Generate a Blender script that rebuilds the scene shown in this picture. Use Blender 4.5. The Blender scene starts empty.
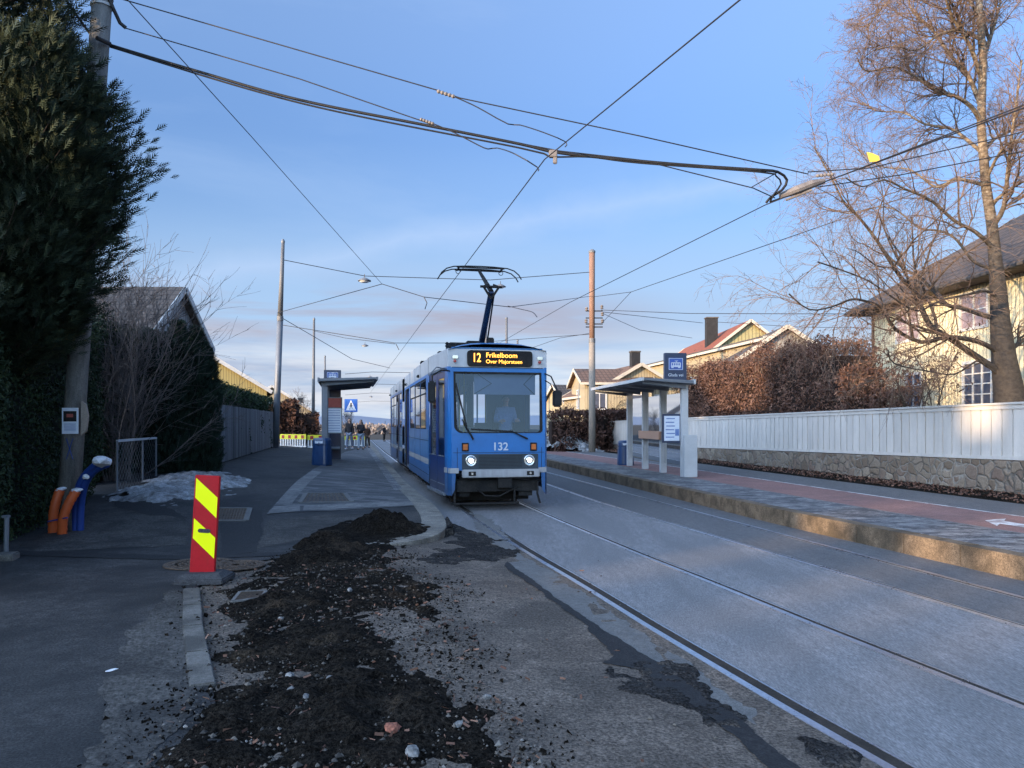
import bpy, bmesh, math, random
import numpy as np
from mathutils import Vector, Matrix, noise as mn
R = math.radians
rnd = random.Random(7)
rng = np.random.default_rng(11)
scene = bpy.context.scene
col = scene.collection
F, HY, CZ = 770.0, 424.0, 1.85

# ---------------------------------------------------------------- helpers: measuring
def W(px, py, d): return Vector(((px-512)/F*d, d, CZ+(HY-py)*d/F))
def G(px, py, z=0.0):
    d = (CZ-z)*F/(py-HY)
    return Vector(((px-512)/F*d, d, z))
def clamp(v, a=0.0, b=1.0): return max(a, min(b, v))
def smooth(a, b, v):
    t = clamp((v-a)/(b-a)); return t*t*(3-2*t)
def interp(pts, y):
    if y <= pts[0][1]:
        a, b = pts[0], pts[1]
    elif y >= pts[-1][1]:
        a, b = pts[-2], pts[-1]
    else:
        for a, b in zip(pts, pts[1:]):
            if a[1] <= y <= b[1]: break
    return a[0]+(b[0]-a[0])*(y-a[1])/(b[1]-a[1])
KERB_L = [(-1.04,12.5),(-1.26,14.05),(-1.77,16.4),(-2.74,20.3),(-4.63,29.5),(-9.0,51),(-16.5,88)]
KERB_N = [(-.3,1.2),(-.4,1.5),(-1.2,3.4),(-1.95,5.05),(-3.25,7.9),(-3.4,9.2)]
def xk(y):
    if y < 9.2: return interp(KERB_N, y)
    if y < 12.5: return -3.4+(y-9.2)/3.3*2.36
    return interp(KERB_L, y)
def zL(x, y):
    t = smooth(10, 20, y); s = clamp((xk(y)-x)/5.5)
    return .15+t*(.10+.40*s)
def GL(px, py):
    z = .2
    for _ in range(12):
        p = G(px, py, z); z = zL(p.x, p.y)
    return Vector((p.x, p.y, z))
RAIL_R = [(3.9,3.0),(3.325,5.0),(2.81,6.93),(2.33,8.9),(1.80,10.9),(1.37,12.7),(.80,15.1),(.34,17.2),(.05,18.5),(-.9,22.9),(-2.6,30.8),(-6.9,50.8),(-15,90)]
RAIL_L = [(x-1.55, y) for x, y in RAIL_R]
RAIL2_L = [(5.6,3.0),(4.95,5.6),(4.64,6.98),(4.05,9.6),(3.45,12.1),(2.62,15.65),(2.0,18.4),(1.05,23.7),(-.25,30),(-4.4,50),(-12.5,90)]
RAIL2_R = [(6.5,2.6),(6.0,5.3),(4.75,11.73),(4.10,15.06),(3.30,19.2),(2.66,22.65),(1.2,30.1),(-2.8,50),(-10.9,90)]
KERB_R = [(7.6,2.0),(6.9,5),(6.03,9.07),(5.19,12.8),(4.77,14.76),(3.6,21.65),(1.54,33.6),(-.3,43),(-3,57),(-9.6,90)]
def xw(y): return 10.8-.163*(y-16.2)
def zc(x, y):
    return .004+.13*clamp((interp(RAIL_L, y)-.25-x)/1.7)

# ---------------------------------------------------------------- helpers: objects
def tag(o, label=None, cat=None, group=None, kind=None):
    if label: o['label'] = label
    if cat: o['category'] = cat
    if group: o['group'] = group
    if kind: o['kind'] = kind
    return o
def empty(name, loc=(0,0,0), rz=0, label=None, cat=None, group=None):
    o = bpy.data.objects.new(name, None); col.objects.link(o)
    o.location = loc; o.rotation_euler = (0,0,rz); o.empty_display_size = .2
    return tag(o, label, cat, group)
def link(name, me, mat, parent=None, smooth_=False):
    if mat is not None: me.materials.append(mat)
    if smooth_:
        me.polygons.foreach_set('use_smooth', [True]*len(me.polygons))
    o = bpy.data.objects.new(name, me); col.objects.link(o)
    if parent: o.parent = parent
    return o
def copy_tree(o, parent=None):
    c = o.copy(); col.objects.link(c); c.parent = parent
    for ch in list(o.children): copy_tree(ch, c)
    return c
class MB:
    def __init__(s): s.v = []; s.f = []
    def add(s, vs, fs):
        n = len(s.v); s.v += [tuple(v) for v in vs]; s.f += [tuple(i+n for i in f) for f in fs]; return s
    def box(s, c, d, rz=0, M=None):
        x, y, z = d[0]/2, d[1]/2, d[2]/2
        m = M if M is not None else Matrix.Rotation(rz, 3, 'Z')
        vs = [Vector(c)+m@Vector((a*x, b*y, e*z)) for a in (-1,1) for b in (-1,1) for e in (-1,1)]
        return s.add(vs, [(0,1,3,2),(4,6,7,5),(0,4,5,1),(2,3,7,6),(0,2,6,4),(1,5,7,3)])
    def beam(s, a, b, w, h):
        a, b = Vector(a), Vector(b); d = b-a
        q = d.to_track_quat('Y', 'Z').to_matrix()
        return s.box((a+b)/2, (w, d.length, h), M=q)
    def quad(s, a, b, c, d): return s.add([a,b,c,d], [(0,1,2,3)])
    def prism(s, poly, ext):
        n = len(poly); e = Vector(ext)
        vs = [Vector(p) for p in poly]+[Vector(p)+e for p in poly]
        return s.add(vs, [tuple(range(n))[::-1], tuple(range(n, 2*n))]+[(i,(i+1)%n,(i+1)%n+n,i+n) for i in range(n)])
    def tube(s, pts, rad, n=6, caps=True):
        pts = [Vector(p) for p in pts]
        if not hasattr(rad, '__len__'): rad = [rad]*len(pts)
        base = len(s.v); up = None
        for i, p in enumerate(pts):
            t = (pts[min(i+1, len(pts)-1)]-pts[max(i-1, 0)])
            if t.length < 1e-9: t = Vector((0,0,1))
            t.normalize()
            if up is None:
                up = t.orthogonal().normalized()
            up = (up-t*up.dot(t))
            if up.length < 1e-6: up = t.orthogonal()
            up.normalize(); sd = t.cross(up)
            for k in range(n):
                a = 2*math.pi*k/n
                s.v.append(tuple(p+(up*math.cos(a)+sd*math.sin(a))*rad[i]))
        for i in range(len(pts)-1):
            for k in range(n):
                s.f.append((base+i*n+k, base+i*n+(k+1)%n, base+(i+1)*n+(k+1)%n, base+(i+1)*n+k))
        if caps:
            s.f.append(tuple(base+k for k in range(n))[::-1]); s.f.append(tuple(base+(len(pts)-1)*n+k for k in range(n)))
        return s
    def lathe(s, prof, n=20, c=(0,0,0)):
        base = len(s.v)
        for r, z in prof:
            for k in range(n):
                a = 2*math.pi*k/n; s.v.append((c[0]+r*math.cos(a), c[1]+r*math.sin(a), c[2]+z))
        for i in range(len(prof)-1):
            for k in range(n):
                s.f.append((base+i*n+k, base+i*n+(k+1)%n, base+(i+1)*n+(k+1)%n, base+(i+1)*n+k))
        s.f.append(tuple(base+k for k in range(n))[::-1]); s.f.append(tuple(base+(len(prof)-1)*n+k for k in range(n)))
        return s
    def mesh(s, name, bevel=0):
        me = bpy.data.meshes.new(name); me.from_pydata(s.v, [], s.f); me.update()
        bm = bmesh.new(); bm.from_mesh(me); bmesh.ops.recalc_face_normals(bm, faces=bm.faces)
        if bevel:
            es = [e for e in bm.edges if len(e.link_faces) == 2 and e.calc_face_angle(0) > .6]
            bmesh.ops.bevel(bm, geom=es, offset=bevel, segments=2, affect='EDGES', clamp_overlap=True)
        bm.to_mesh(me); bm.free(); return me
    def build(s, name, mat, parent=None, bevel=0, sm=False, loc=None, rz=None):
        o = link(name, s.mesh(name, bevel), mat, parent, sm)
        if loc is not None: o.location = loc
        if rz is not None: o.rotation_euler.z = rz
        return o
def quad_cloud(name, c, u, v, mat, parent=None, taper=1.0):
    """many small flat leaves: centre c, half axes u (along) and v (across)"""
    n = len(c); vs = np.empty((n, 4, 3), np.float32)
    vs[:,0] = c-u-v; vs[:,1] = c-u+v; vs[:,2] = c+u+v*taper; vs[:,3] = c+u-v*taper
    me = bpy.data.meshes.new(name); me.vertices.add(n*4); me.vertices.foreach_set('co', vs.ravel())
    me.loops.add(n*4); me.loops.foreach_set('vertex_index', np.arange(n*4, dtype=np.int32))
    me.polygons.add(n); me.polygons.foreach_set('loop_start', np.arange(0, n*4, 4, dtype=np.int32))
    me.polygons.foreach_set('loop_total', np.full(n, 4, np.int32)); me.update(calc_edges=True)
    return link(name, me, mat, parent)
def unit(a): return a/np.maximum(np.linalg.norm(a, axis=-1, keepdims=True), 1e-9)
def rand_dirs(n): return unit(rng.normal(size=(n,3)))

# ---------------------------------------------------------------- helpers: materials
def new_mat(name):
    m = bpy.data.materials.new(name); m.use_nodes = True
    nt = m.node_tree; b = nt.nodes['Principled BSDF']; return m, nt, b
def N(nt, t, **k):
    n = nt.nodes.new(t)
    for a, v in k.items():
        if a in n.inputs.keys() if hasattr(n.inputs,'keys') else False: n.inputs[a].default_value = v
        else: setattr(n, a, v)
    return n
def noise_node(nt, vec, scale, detail=5, rough=.6, dist=0):
    n = nt.nodes.new('ShaderNodeTexNoise'); n.inputs['Scale'].default_value = scale
    n.inputs['Detail'].default_value = detail; n.inputs['Roughness'].default_value = rough
    n.inputs['Distortion'].default_value = dist
    if vec: nt.links.new(vec, n.inputs['Vector'])
    return n.outputs['Fac']
def ramp(nt, fac, stops, interp_='LINEAR'):
    r = nt.nodes.new('ShaderNodeValToRGB'); r.color_ramp.interpolation = interp_
    el = r.color_ramp.elements
    while len(el) > 1: el.remove(el[-1])
    el[0].position = stops[0][0]; c = stops[0][1]; el[0].color = (*c, 1) if len(c) == 3 else c
    for p, c in stops[1:]:
        e = el.new(p); e.color = (*c, 1) if len(c) == 3 else c
    nt.links.new(fac, r.inputs['Fac']); return r.outputs['Color']
def mixc(nt, fac, a, b, mode='MIX'):
    m = nt.nodes.new('ShaderNodeMix'); m.data_type = 'RGBA'; m.blend_type = mode
    for sock, val in ((m.inputs[0], fac), (m.inputs[6], a), (m.inputs[7], b)):
        if isinstance(val, (int, float)): sock.default_value = val
        elif isinstance(val, tuple): sock.default_value = (*val, 1) if len(val) == 3 else val
        else: nt.links.new(val, sock)
    return m.outputs[2]
def g(v): return (v, v, v)
def coords(nt, kind='Object', scale=(1,1,1), rot=(0,0,0)):
    t = nt.nodes.new('ShaderNodeTexCoord'); mp = nt.nodes.new('ShaderNodeMapping')
    mp.inputs['Scale'].default_value = scale; mp.inputs['Rotation'].default_value = rot
    nt.links.new(t.outputs[kind], mp.inputs['Vector']); return mp.outputs['Vector']
def bump(nt, b, h, strength=.3, dist=.02):
    n = nt.nodes.new('ShaderNodeBump'); n.inputs['Strength'].default_value = strength; n.inputs['Distance'].default_value = dist
    nt.links.new(h, n.inputs['Height']); nt.links.new(n.outputs['Normal'], b.inputs['Normal'])
def surf(name, c1, c2, scale=3, rough=.8, bmp=.2, fine=60, speck=0.0, metal=0, spec=.28, stretch=(1,1,1), stain=None, dist=.01, stain_scale=.6, stain_lo=.45, stain_hi=.62):
    """two-tone weathered surface with speckle and optional large stains"""
    m, nt, b = new_mat(name); v = coords(nt, scale=stretch)
    n1 = noise_node(nt, v, scale, 6, .65)
    c = ramp(nt, n1, [(.3, c1), (.7, c2)])
    n2 = noise_node(nt, v, fine, 3, .7)
    if speck: c = mixc(nt, 1.0, c, ramp(nt, noise_node(nt, v, scale*7+4, 5, .75), [(.3, g(1-speck*.8)), (.7, g(1+speck*.8))]), 'MULTIPLY')
    if stain is not None:
        n3 = noise_node(nt, v, stain_scale, 5, .6, .5)
        c = mixc(nt, ramp(nt, n3, [(stain_lo, g(0)), (stain_hi, g(1))]), c, stain)
    if speck:
        k = ramp(nt, n2, [(.35, g(1-speck)), (.65, g(1+speck))])
        c = mixc(nt, 1.0, c, k, 'MULTIPLY')
    nt.links.new(c, b.inputs['Base Color']); b.inputs['Metallic'].default_value = metal
    b.inputs['Specular IOR Level'].default_value = spec
    rr = nt.nodes.new('ShaderNodeMapRange'); rr.inputs['To Min'].default_value = rough-.12; rr.inputs['To Max'].default_value = min(1, rough+.12)
    nt.links.new(n1, rr.inputs['Value']); nt.links.new(rr.outputs[0], b.inputs['Roughness'])
    if bmp: bump(nt, b, n2, bmp, dist)
    return m
def leafmat(name, stops, trans=.0, rough=.7, clump=1.2):
    m, nt, b = new_mat(name)
    ge = nt.nodes.new('ShaderNodeNewGeometry'); v = coords(nt)
    n = noise_node(nt, v, clump, 3)
    a = nt.nodes.new('ShaderNodeMath'); a.operation = 'MULTIPLY_ADD'
    nt.links.new(ge.outputs['Random Per Island'], a.inputs[0]); a.inputs[1].default_value = .6
    s2 = nt.nodes.new('ShaderNodeMath'); s2.operation = 'MULTIPLY_ADD'
    nt.links.new(n, s2.inputs[0]); s2.inputs[1].default_value = 1.0; s2.inputs[2].default_value = -.3
    nt.links.new(s2.outputs[0], a.inputs[2])
    nt.links.new(ramp(nt, a.outputs[0], stops), b.inputs['Base Color'])
    b.inputs['Roughness'].default_value = rough; b.inputs['Specular IOR Level'].default_value = .25
    return m
def emit(name, c, s):
    m, nt, b = new_mat(name); b.inputs['Base Color'].default_value = (*c,1); b.inputs['Emission Color'].default_value = (*c,1)
    b.inputs['Emission Strength'].default_value = s; return m
def glass(name, tint, refl=1.0, mul=.85):
    m, nt, b = new_mat(name); nt.nodes.remove(b); out = nt.nodes['Material Output']
    tr = nt.nodes.new('ShaderNodeBsdfTransparent'); tr.inputs[0].default_value = (*tint,1)
    gl = nt.nodes.new('ShaderNodeBsdfGlossy'); gl.inputs['Roughness'].default_value = .03; gl.inputs[0].default_value = (mul,mul,mul,1)
    lw = nt.nodes.new('ShaderNodeFresnel'); lw.inputs['IOR'].default_value = 1.5
    mu = nt.nodes.new('ShaderNodeMath'); mu.operation = 'MULTIPLY_ADD'; mu.inputs[1].default_value = refl; mu.inputs[2].default_value = .05*refl; mu.use_clamp = True
    nt.links.new(lw.outputs[0], mu.inputs[0])
    mx = nt.nodes.new('ShaderNodeMixShader'); nt.links.new(mu.outputs[0], mx.inputs[0]); nt.links.new(tr.outputs[0], mx.inputs[1]); nt.links.new(gl.outputs[0], mx.inputs[2])
    nt.links.new(mx.outputs[0], out.inputs['Surface']); return m
def paver_mat(name, c1, c2, mortar, dark, bw=.21, bh=.105, rot=0.2, stain_lo=.50, stain_hi=.68, vs=(1,.45,1), vr=-.9):
    m, nt, b = new_mat(name); v = coords(nt, rot=(0,0,rot))
    br = nt.nodes.new('ShaderNodeTexBrick'); nt.links.new(v, br.inputs['Vector'])
    br.inputs['Scale'].default_value = 1; br.inputs['Brick Width'].default_value = bw; br.inputs['Row Height'].default_value = bh
    br.inputs['Mortar Size'].default_value = .006; br.inputs['Color1'].default_value = (*c1,1); br.inputs['Color2'].default_value = (*c2,1); br.inputs['Mortar'].default_value = (*mortar,1)
    v2 = coords(nt, scale=vs, rot=(0,0,vr)); n = noise_node(nt, v2, 1.9, 8, .85, .05)
    c = mixc(nt, ramp(nt, n, [(stain_lo, g(0)), (stain_hi, g(1))]), br.outputs['Color'], dark)
    f = noise_node(nt, v, 70, 3); c = mixc(nt, 1.0, c, ramp(nt, f, [(.3, g(.75)), (.7, g(1.25))]), 'MULTIPLY')
    nt.links.new(c, b.inputs['Base Color']); b.inputs['Roughness'].default_value = .75
    inv = nt.nodes.new('ShaderNodeMath'); inv.operation = 'SUBTRACT'; inv.inputs[0].default_value = 1; nt.links.new(br.outputs['Fac'], inv.inputs[1])
    bump(nt, b, inv.outputs[0], .4, .004); return m
def islands(m, amt):
    nt = m.node_tree; b = nt.nodes['Principled BSDF']; src = b.inputs['Base Color'].links[0].from_socket
    ge = nt.nodes.new('ShaderNodeNewGeometry'); nt.links.new(mixc(nt, 1.0, src, ramp(nt, ge.outputs['Random Per Island'], [(0,g(1-amt)),(1,g(1+amt))]), 'MULTIPLY'), b.inputs['Base Color']); return m
def paint(name, c, rough=.35, coat=.3, dirt=.12, metal=0):
    m, nt, b = new_mat(name); v = coords(nt)
    n = noise_node(nt, v, 2.2, 6, .7); d = tuple(x*(1-dirt*3) if x*(1-dirt*3) > 0 else 0 for x in c)
    cc = mixc(nt, ramp(nt, n, [(.45, g(0)), (.8, g(1))]), c, d)
    nt.links.new(cc, b.inputs['Base Color']); b.inputs['Roughness'].default_value = rough; b.inputs['Coat Weight'].default_value = coat
    b.inputs['Coat Roughness'].default_value = .15; b.inputs['Metallic'].default_value = metal
    bump(nt, b, noise_node(nt, v, 3, 2), .05, .02)
    return m
M = {}
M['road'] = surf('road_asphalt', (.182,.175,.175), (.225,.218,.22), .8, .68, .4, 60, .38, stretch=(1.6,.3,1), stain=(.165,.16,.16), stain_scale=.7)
M['road2'] = surf('road_asphalt_aged', (.105,.102,.102), (.138,.134,.133), 1.2, .72, .4, 60, .36, stretch=(1.4,.4,1))
M['oldasph'] = surf('worn_brown_asphalt', (.105,.084,.068), (.165,.134,.11), 1.6, .88, .7, 50, .65, stain=(.085,.07,.058), stain_scale=1.1, dist=.02)
M['patch'] = surf('pale_concrete_patch', (.12,.115,.11), (.165,.16,.152), 2.5, .8, .4, 90, .35)
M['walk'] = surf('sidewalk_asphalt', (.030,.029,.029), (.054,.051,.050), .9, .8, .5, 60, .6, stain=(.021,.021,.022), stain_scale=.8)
M['walk_light'] = surf('dusty_sidewalk', (.048,.045,.042), (.078,.072,.066), 1.4, .88, .5, 55, .65, stain=(.033,.031,.03), stain_scale=1.6)
M['tar'] = surf('fresh_tar', (.015,.015,.016), (.028,.027,.028), 2.5, .8, .5, 70, .5)
M['tar_loose'] = surf('loose_tar_crumbs', (.018,.017,.017), (.042,.039,.037), 3, .95, .8, 50, .7, spec=.06, stain=(.07,.06,.052), stain_scale=4, stain_lo=.55, stain_hi=.65, dist=.02)
M['soil'] = surf('dark_soil', (.008,.0068,.0055), (.022,.018,.0145), 2.2, .97, 1.0, 45, .85, spec=.04, stain=(.038,.029,.021), stain_scale=2.2, stain_lo=.56, stain_hi=.68, dist=.03)
M['kerb'] = surf('granite_kerb', (.11,.103,.093), (.17,.158,.142), 3, .8, .35, 130, .35, stain=(.07,.066,.06), stain_scale=2.2)
M['kerb_l'] = surf('pale_tan_kerb', (.17,.155,.132), (.25,.228,.195), 3, .8, .35, 70, .4, stain=(.13,.117,.10), stain_scale=2.2)
M['kerb_r'] = surf('warm_granite_kerb', (.125,.089,.058), (.215,.158,.105), 3, .8, .35, 70, .4, stain=(.08,.06,.04), stain_scale=2.2)
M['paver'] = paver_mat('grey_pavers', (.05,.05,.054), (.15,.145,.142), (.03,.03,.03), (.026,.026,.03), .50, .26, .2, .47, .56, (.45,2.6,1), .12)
M['paver_r'] = paver_mat('granite_setts', (.15,.148,.15), (.27,.262,.255), (.07,.07,.07), (.045,.046,.052), .22, .16, -.2, .47, .54, (.9,1.7,1), -.25)
M['paver_strip'] = paver_mat('pale_setts', (.14,.135,.13), (.21,.20,.19), (.04,.04,.04), (.045,.045,.048), .4, .2, .2, .5, .7)
M['redpath'] = surf('red_asphalt', (.21,.115,.10), (.28,.155,.135), 1.2, .8, .3, 100, .3, stain=(.13,.09,.085), stain_scale=1.0, stain_lo=.55, stain_hi=.75)
M['rail'] = surf('worn_rail_steel', (.45,.46,.50), (.6,.61,.65), 5, .3, .05, 40, .1, metal=.9)
M['groove'] = surf('rail_groove_dirt', (.02,.017,.014), (.05,.04,.032), 6, .85, .4, 60, .4)
M['white'] = surf('road_paint', (.5,.5,.5), (.7,.7,.7), 8, .7, .2, 90, .2, stain=(.3,.25,.24), stain_scale=3)
M['earth'] = surf('bare_earth', (.03,.027,.022), (.06,.05,.04), 1, .95, .8, 20, .4)
M['snow'] = surf('dirty_snow', (.16,.165,.17), (.42,.43,.45), 8, .8, .6, 60, .25, stain=(.10,.095,.09), stain_scale=3.5, stain_lo=.42, stain_hi=.68)
M['fencewhite'] = surf('white_boards', (.46,.435,.405), (.56,.53,.495), 1.5, .55, .1, 60, .05, stretch=(3,3,.7), stain=(.33,.33,.32), stain_scale=.9, stain_lo=.6, stain_hi=.8)
M['fencegrey'] = surf('weathered_planks', (.09,.09,.094), (.20,.20,.205), 4, .9, .5, 50, .25, stretch=(5,5,.35))
islands(M['fencegrey'], .45); islands(M['fencewhite'], .06)
M['steelgrey'] = surf('grey_painted_steel', (.13,.145,.17), (.19,.205,.23), 2, .5, .05, 60, .05, metal=.2)
M['lightsteel'] = surf('light_grey_steel', (.42,.43,.44), (.52,.53,.54), 2, .5, .05, 60, .05, metal=.1)
M['darkblue'] = paint('dark_navy_paint', (.012,.022,.055), .4)
M['binblue'] = paint('deep_blue_bin_paint', (.012,.045,.13), .4)
M['concrete'] = surf('pole_concrete', (.14,.14,.135), (.23,.225,.215), 3, .85, .4, 90, .3, stretch=(2,2,.5), stain=(.09,.09,.09), stain_scale=1.5)
M['polegrey'] = surf('galvanised_pole', (.12,.123,.13), (.18,.183,.19), 3, .6, .05, 60, .1, metal=.2, stretch=(2,2,.4))
M['wood'] = surf('tarred_pole_wood', (.17,.10,.075), (.30,.18,.13), 5, .85, .4, 40, .2, stretch=(6,6,.4))
M['woodpale'] = surf('pale_pole_wood', (.20,.175,.15), (.29,.25,.21), 5, .85, .4, 40, .2, stretch=(6,6,.4))
M['bench'] = surf('bench_wood', (.42,.24,.16), (.55,.33,.23), 5, .6, .1, 40, .1, stretch=(1,8,8))
M['black'] = surf('black_rubber', (.01,.01,.011), (.022,.022,.024), 5, .6, .1, 60, .2)
M['wire'] = surf('wire_metal', (.03,.03,.035), (.05,.05,.055), 5, .5, 0, 60, 0, metal=.5)
M['insul'] = surf('insulator', (.15,.13,.12), (.25,.22,.2), 5, .5, 0, 60, 0)
M['blue'] = paint('tram_blue', (.012,.150,.43), .38, .22, .08)
M['blue_deep'] = paint('tram_door_blue', (.003,.032,.15), .36, .22, .1)
M['blue_pale'] = paint('tram_pale_blue', (.06,.20,.43), .35, .3, .12)
def grime(m, z0, z1, c, amt=.8):
    nt = m.node_tree; b = nt.nodes['Principled BSDF']; src = b.inputs['Base Color'].links[0].from_socket
    t = nt.nodes.new('ShaderNodeTexCoord'); sp = nt.nodes.new('ShaderNodeSeparateXYZ'); nt.links.new(t.outputs['Object'], sp.inputs[0])
    n = noise_node(nt, coords(nt, scale=(5,5,.9)), 2.5, 6, .7); ad = nt.nodes.new('ShaderNodeMath'); ad.operation = 'MULTIPLY_ADD'
    nt.links.new(n, ad.inputs[0]); ad.inputs[1].default_value = -.8; nt.links.new(sp.outputs['Z'], ad.inputs[2])
    mr = nt.nodes.new('ShaderNodeMapRange'); mr.inputs['From Min'].default_value = z0-.4; mr.inputs['From Max'].default_value = z1-.4
    mr.inputs['To Min'].default_value = amt; mr.inputs['To Max'].default_value = 0; nt.links.new(ad.outputs[0], mr.inputs['Value'])
    nt.links.new(mixc(nt, mr.outputs[0], src, c), b.inputs['Base Color']); return m
M['tramwhite'] = paint('tram_white', (.50,.50,.52), .4, .3, .1)
for k_ in ('blue','blue_deep','blue_pale'): grime(M[k_], .25, 1.15, (.035,.032,.03), .75)
grime(M['tramwhite'], .5, 1.3, (.12,.11,.10), .6)
M['tramroof'] = paint('tram_roof_blue', (.02,.13,.33), .45, .2, .12)
M['under'] = surf('undercarriage', (.008,.008,.009), (.03,.027,.025), 6, .8, .4, 40, .4)
M['grille'] = paint('front_grille', (.03,.045,.06), .5, .1)
M['glass'] = glass('window_glass', (.62,.70,.78), 1.3)
M['wsglass'] = glass('windscreen_glass', (.66,.74,.86), 1.3, .62)
M['darkglass'] = glass('dark_glass', (.12,.14,.17), 1.3)
M['shglass'] = glass('shelter_glass', (.82,.87,.88), 1.0)
M['interior'] = surf('cabin_lining', (.025,.03,.04), (.05,.058,.07), 2, .7, 0, 40, 0)
M['blind'] = surf('sun_blind', (.20,.23,.31), (.25,.28,.36), 2, .7, 0, 40, 0)
M['yellowpole'] = paint('yellow_handrail', (.65,.45,.05), .4)
M['amber'] = paint('amber_lens', (.55,.14,.03), .25)
M['redlens'] = paint('red_lens', (.4,.04,.03), .3)
M['led'] = emit('amber_led', (1.0,.38,.05), 1.35)
M['lamp'] = emit('headlight_glow', (1.0,.97,.88), 5.0)
M['chrome'] = surf('reflector', (.6,.6,.6), (.8,.8,.8), 5, .2, 0, 60, 0, metal=.9)
M['txtwhite'] = surf('white_lettering', (.5,.55,.62), (.6,.64,.7), 5, .6, 0, 60, 0)
M['signblue'] = paint('sign_blue', (.015,.10,.42), .4)
M['signdark'] = paint('sign_navy', (.015,.03,.08), .4)
M['signmid'] = paint('sign_panel_blue', (.03,.09,.36), .4)
M['paper'] = surf('printed_paper', (.55,.60,.70), (.72,.75,.80), 14, .5, 0, 60, 0, stretch=(1,1,4))
M['redprint'] = surf('red_print', (.30,.07,.06), (.38,.10,.08), 8, .5, 0, 60, 0)
M['bluprint'] = surf('blue_print', (.08,.14,.35), (.2,.28,.5), 14, .5, 0, 60, 0)
M['red'] = surf('reflective_red', (.36,.006,.012), (.45,.010,.018), 4, .45, 0, 60, .05, stain=(.20,.03,.03), stain_scale=4, stain_lo=.55, stain_hi=.75)
M['yellow'] = surf('reflective_yellow', (.92,.95,.0), (.95,1.0,.0), 4, .45, 0, 60, 0)
M['rubber'] = surf('recycled_rubber', (.035,.036,.04), (.065,.066,.07), 5, .85, .5, 90, .4, stain=(.12,.115,.11), stain_scale=5, stain_lo=.6, stain_hi=.75)
M['orange'] = paint('orange_conduit', (.55,.10,.025), .5, .1)
M['conduit'] = paint('blue_conduit', (.014,.05,.24), .45, .1)
M['plastic'] = surf('torn_white_plastic', (.55,.56,.6), (.7,.71,.75), 8, .5, .3, 30, .1)
M['cardboard'] = surf('weathered_card', (.22,.18,.15), (.30,.25,.21), 4, .9, .2, 40, .1)
M['iron'] = surf('rusty_iron', (.06,.045,.035), (.12,.085,.06), 6, .7, .8, 60, .5)
M['stone'] = surf('pale_stone', (.10,.10,.10), (.24,.235,.23), 6, .85, .4, 60, .3)
M['brickbit'] = surf('brick_fragment', (.22,.08,.05), (.32,.13,.09), 6, .9, .4, 60, .3)
M['leaf'] = leafmat('beech_leaves', [(0,(.045,.022,.017)),(.35,(.09,.046,.034)),(.65,(.15,.080,.056)),(1,(.30,.18,.13))])
M['thuja'] = leafmat('thuja_green', [(0,(.007,.014,.010)),(.5,(.020,.034,.020)),(.85,(.042,.052,.024)),(1,(.13,.09,.03))], clump=.9)
M['hedge'] = leafmat('hedge_green', [(0,(.008,.017,.010)),(.5,(.020,.038,.018)),(.9,(.04,.06,.022)),(1,(.08,.065,.025))])
M['hedge_far'] = leafmat('far_hedge_green', [(0,(.008,.018,.009)),(.5,(.02,.038,.015)),(1,(.045,.065,.024))])
M['juniper'] = leafmat('juniper_green', [(0,(.006,.015,.012)),(.5,(.014,.030,.020)),(1,(.030,.05,.028))])
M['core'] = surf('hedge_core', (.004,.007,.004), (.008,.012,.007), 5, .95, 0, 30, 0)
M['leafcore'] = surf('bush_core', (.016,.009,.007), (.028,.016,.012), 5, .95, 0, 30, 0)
M['twig'] = surf('brown_twig', (.12,.085,.065), (.20,.145,.11), 4, .9, .2, 40, .2)
M['shrubtwig'] = surf('pinkish_twig', (.085,.072,.068), (.15,.13,.124), 4, .9, .2, 40, .2)
M['darktwig'] = surf('dark_twig', (.035,.027,.022), (.08,.06,.048), 4, .9, .2, 40, .2)
M['brownbush'] = leafmat('brown_bush', [(0,(.03,.015,.012)),(.5,(.06,.03,.022)),(1,(.12,.06,.04))])
M['haze_trees'] = leafmat('hazed_bare_trees', [(0,(.16,.135,.125)),(1,(.28,.24,.22))])  # distance haze is mixed into the tree colour
def bark_mat():
    m, nt, b = new_mat('birch_bark'); v = coords(nt, scale=(1,1,1)); v2 = coords(nt, scale=(1.2,1.2,2.2))
    t = nt.nodes.new('ShaderNodeTexCoord'); sp = nt.nodes.new('ShaderNodeSeparateXYZ'); nt.links.new(t.outputs['Object'], sp.inputs[0])
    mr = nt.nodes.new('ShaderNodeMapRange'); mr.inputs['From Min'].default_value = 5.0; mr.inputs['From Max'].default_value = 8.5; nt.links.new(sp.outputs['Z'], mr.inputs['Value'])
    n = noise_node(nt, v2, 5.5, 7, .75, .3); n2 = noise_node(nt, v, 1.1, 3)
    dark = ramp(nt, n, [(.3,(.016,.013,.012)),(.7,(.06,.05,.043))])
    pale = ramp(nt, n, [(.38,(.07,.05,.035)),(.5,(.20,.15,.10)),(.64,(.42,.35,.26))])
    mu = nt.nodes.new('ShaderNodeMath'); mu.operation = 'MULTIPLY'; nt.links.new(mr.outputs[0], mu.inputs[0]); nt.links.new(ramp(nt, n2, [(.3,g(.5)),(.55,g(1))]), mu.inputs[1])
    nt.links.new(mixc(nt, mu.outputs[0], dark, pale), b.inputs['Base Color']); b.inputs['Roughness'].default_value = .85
    bump(nt, b, n, .8, .03); return m
M['bark'] = bark_mat()
M['limb'] = surf('birch_limb', (.05,.037,.03), (.12,.088,.066), 5, .85, .4, 40, .3)
M['birchtwig'] = surf('birch_twig', (.11,.072,.055), (.19,.13,.095), 5, .85, 0, 40, .1)
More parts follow.
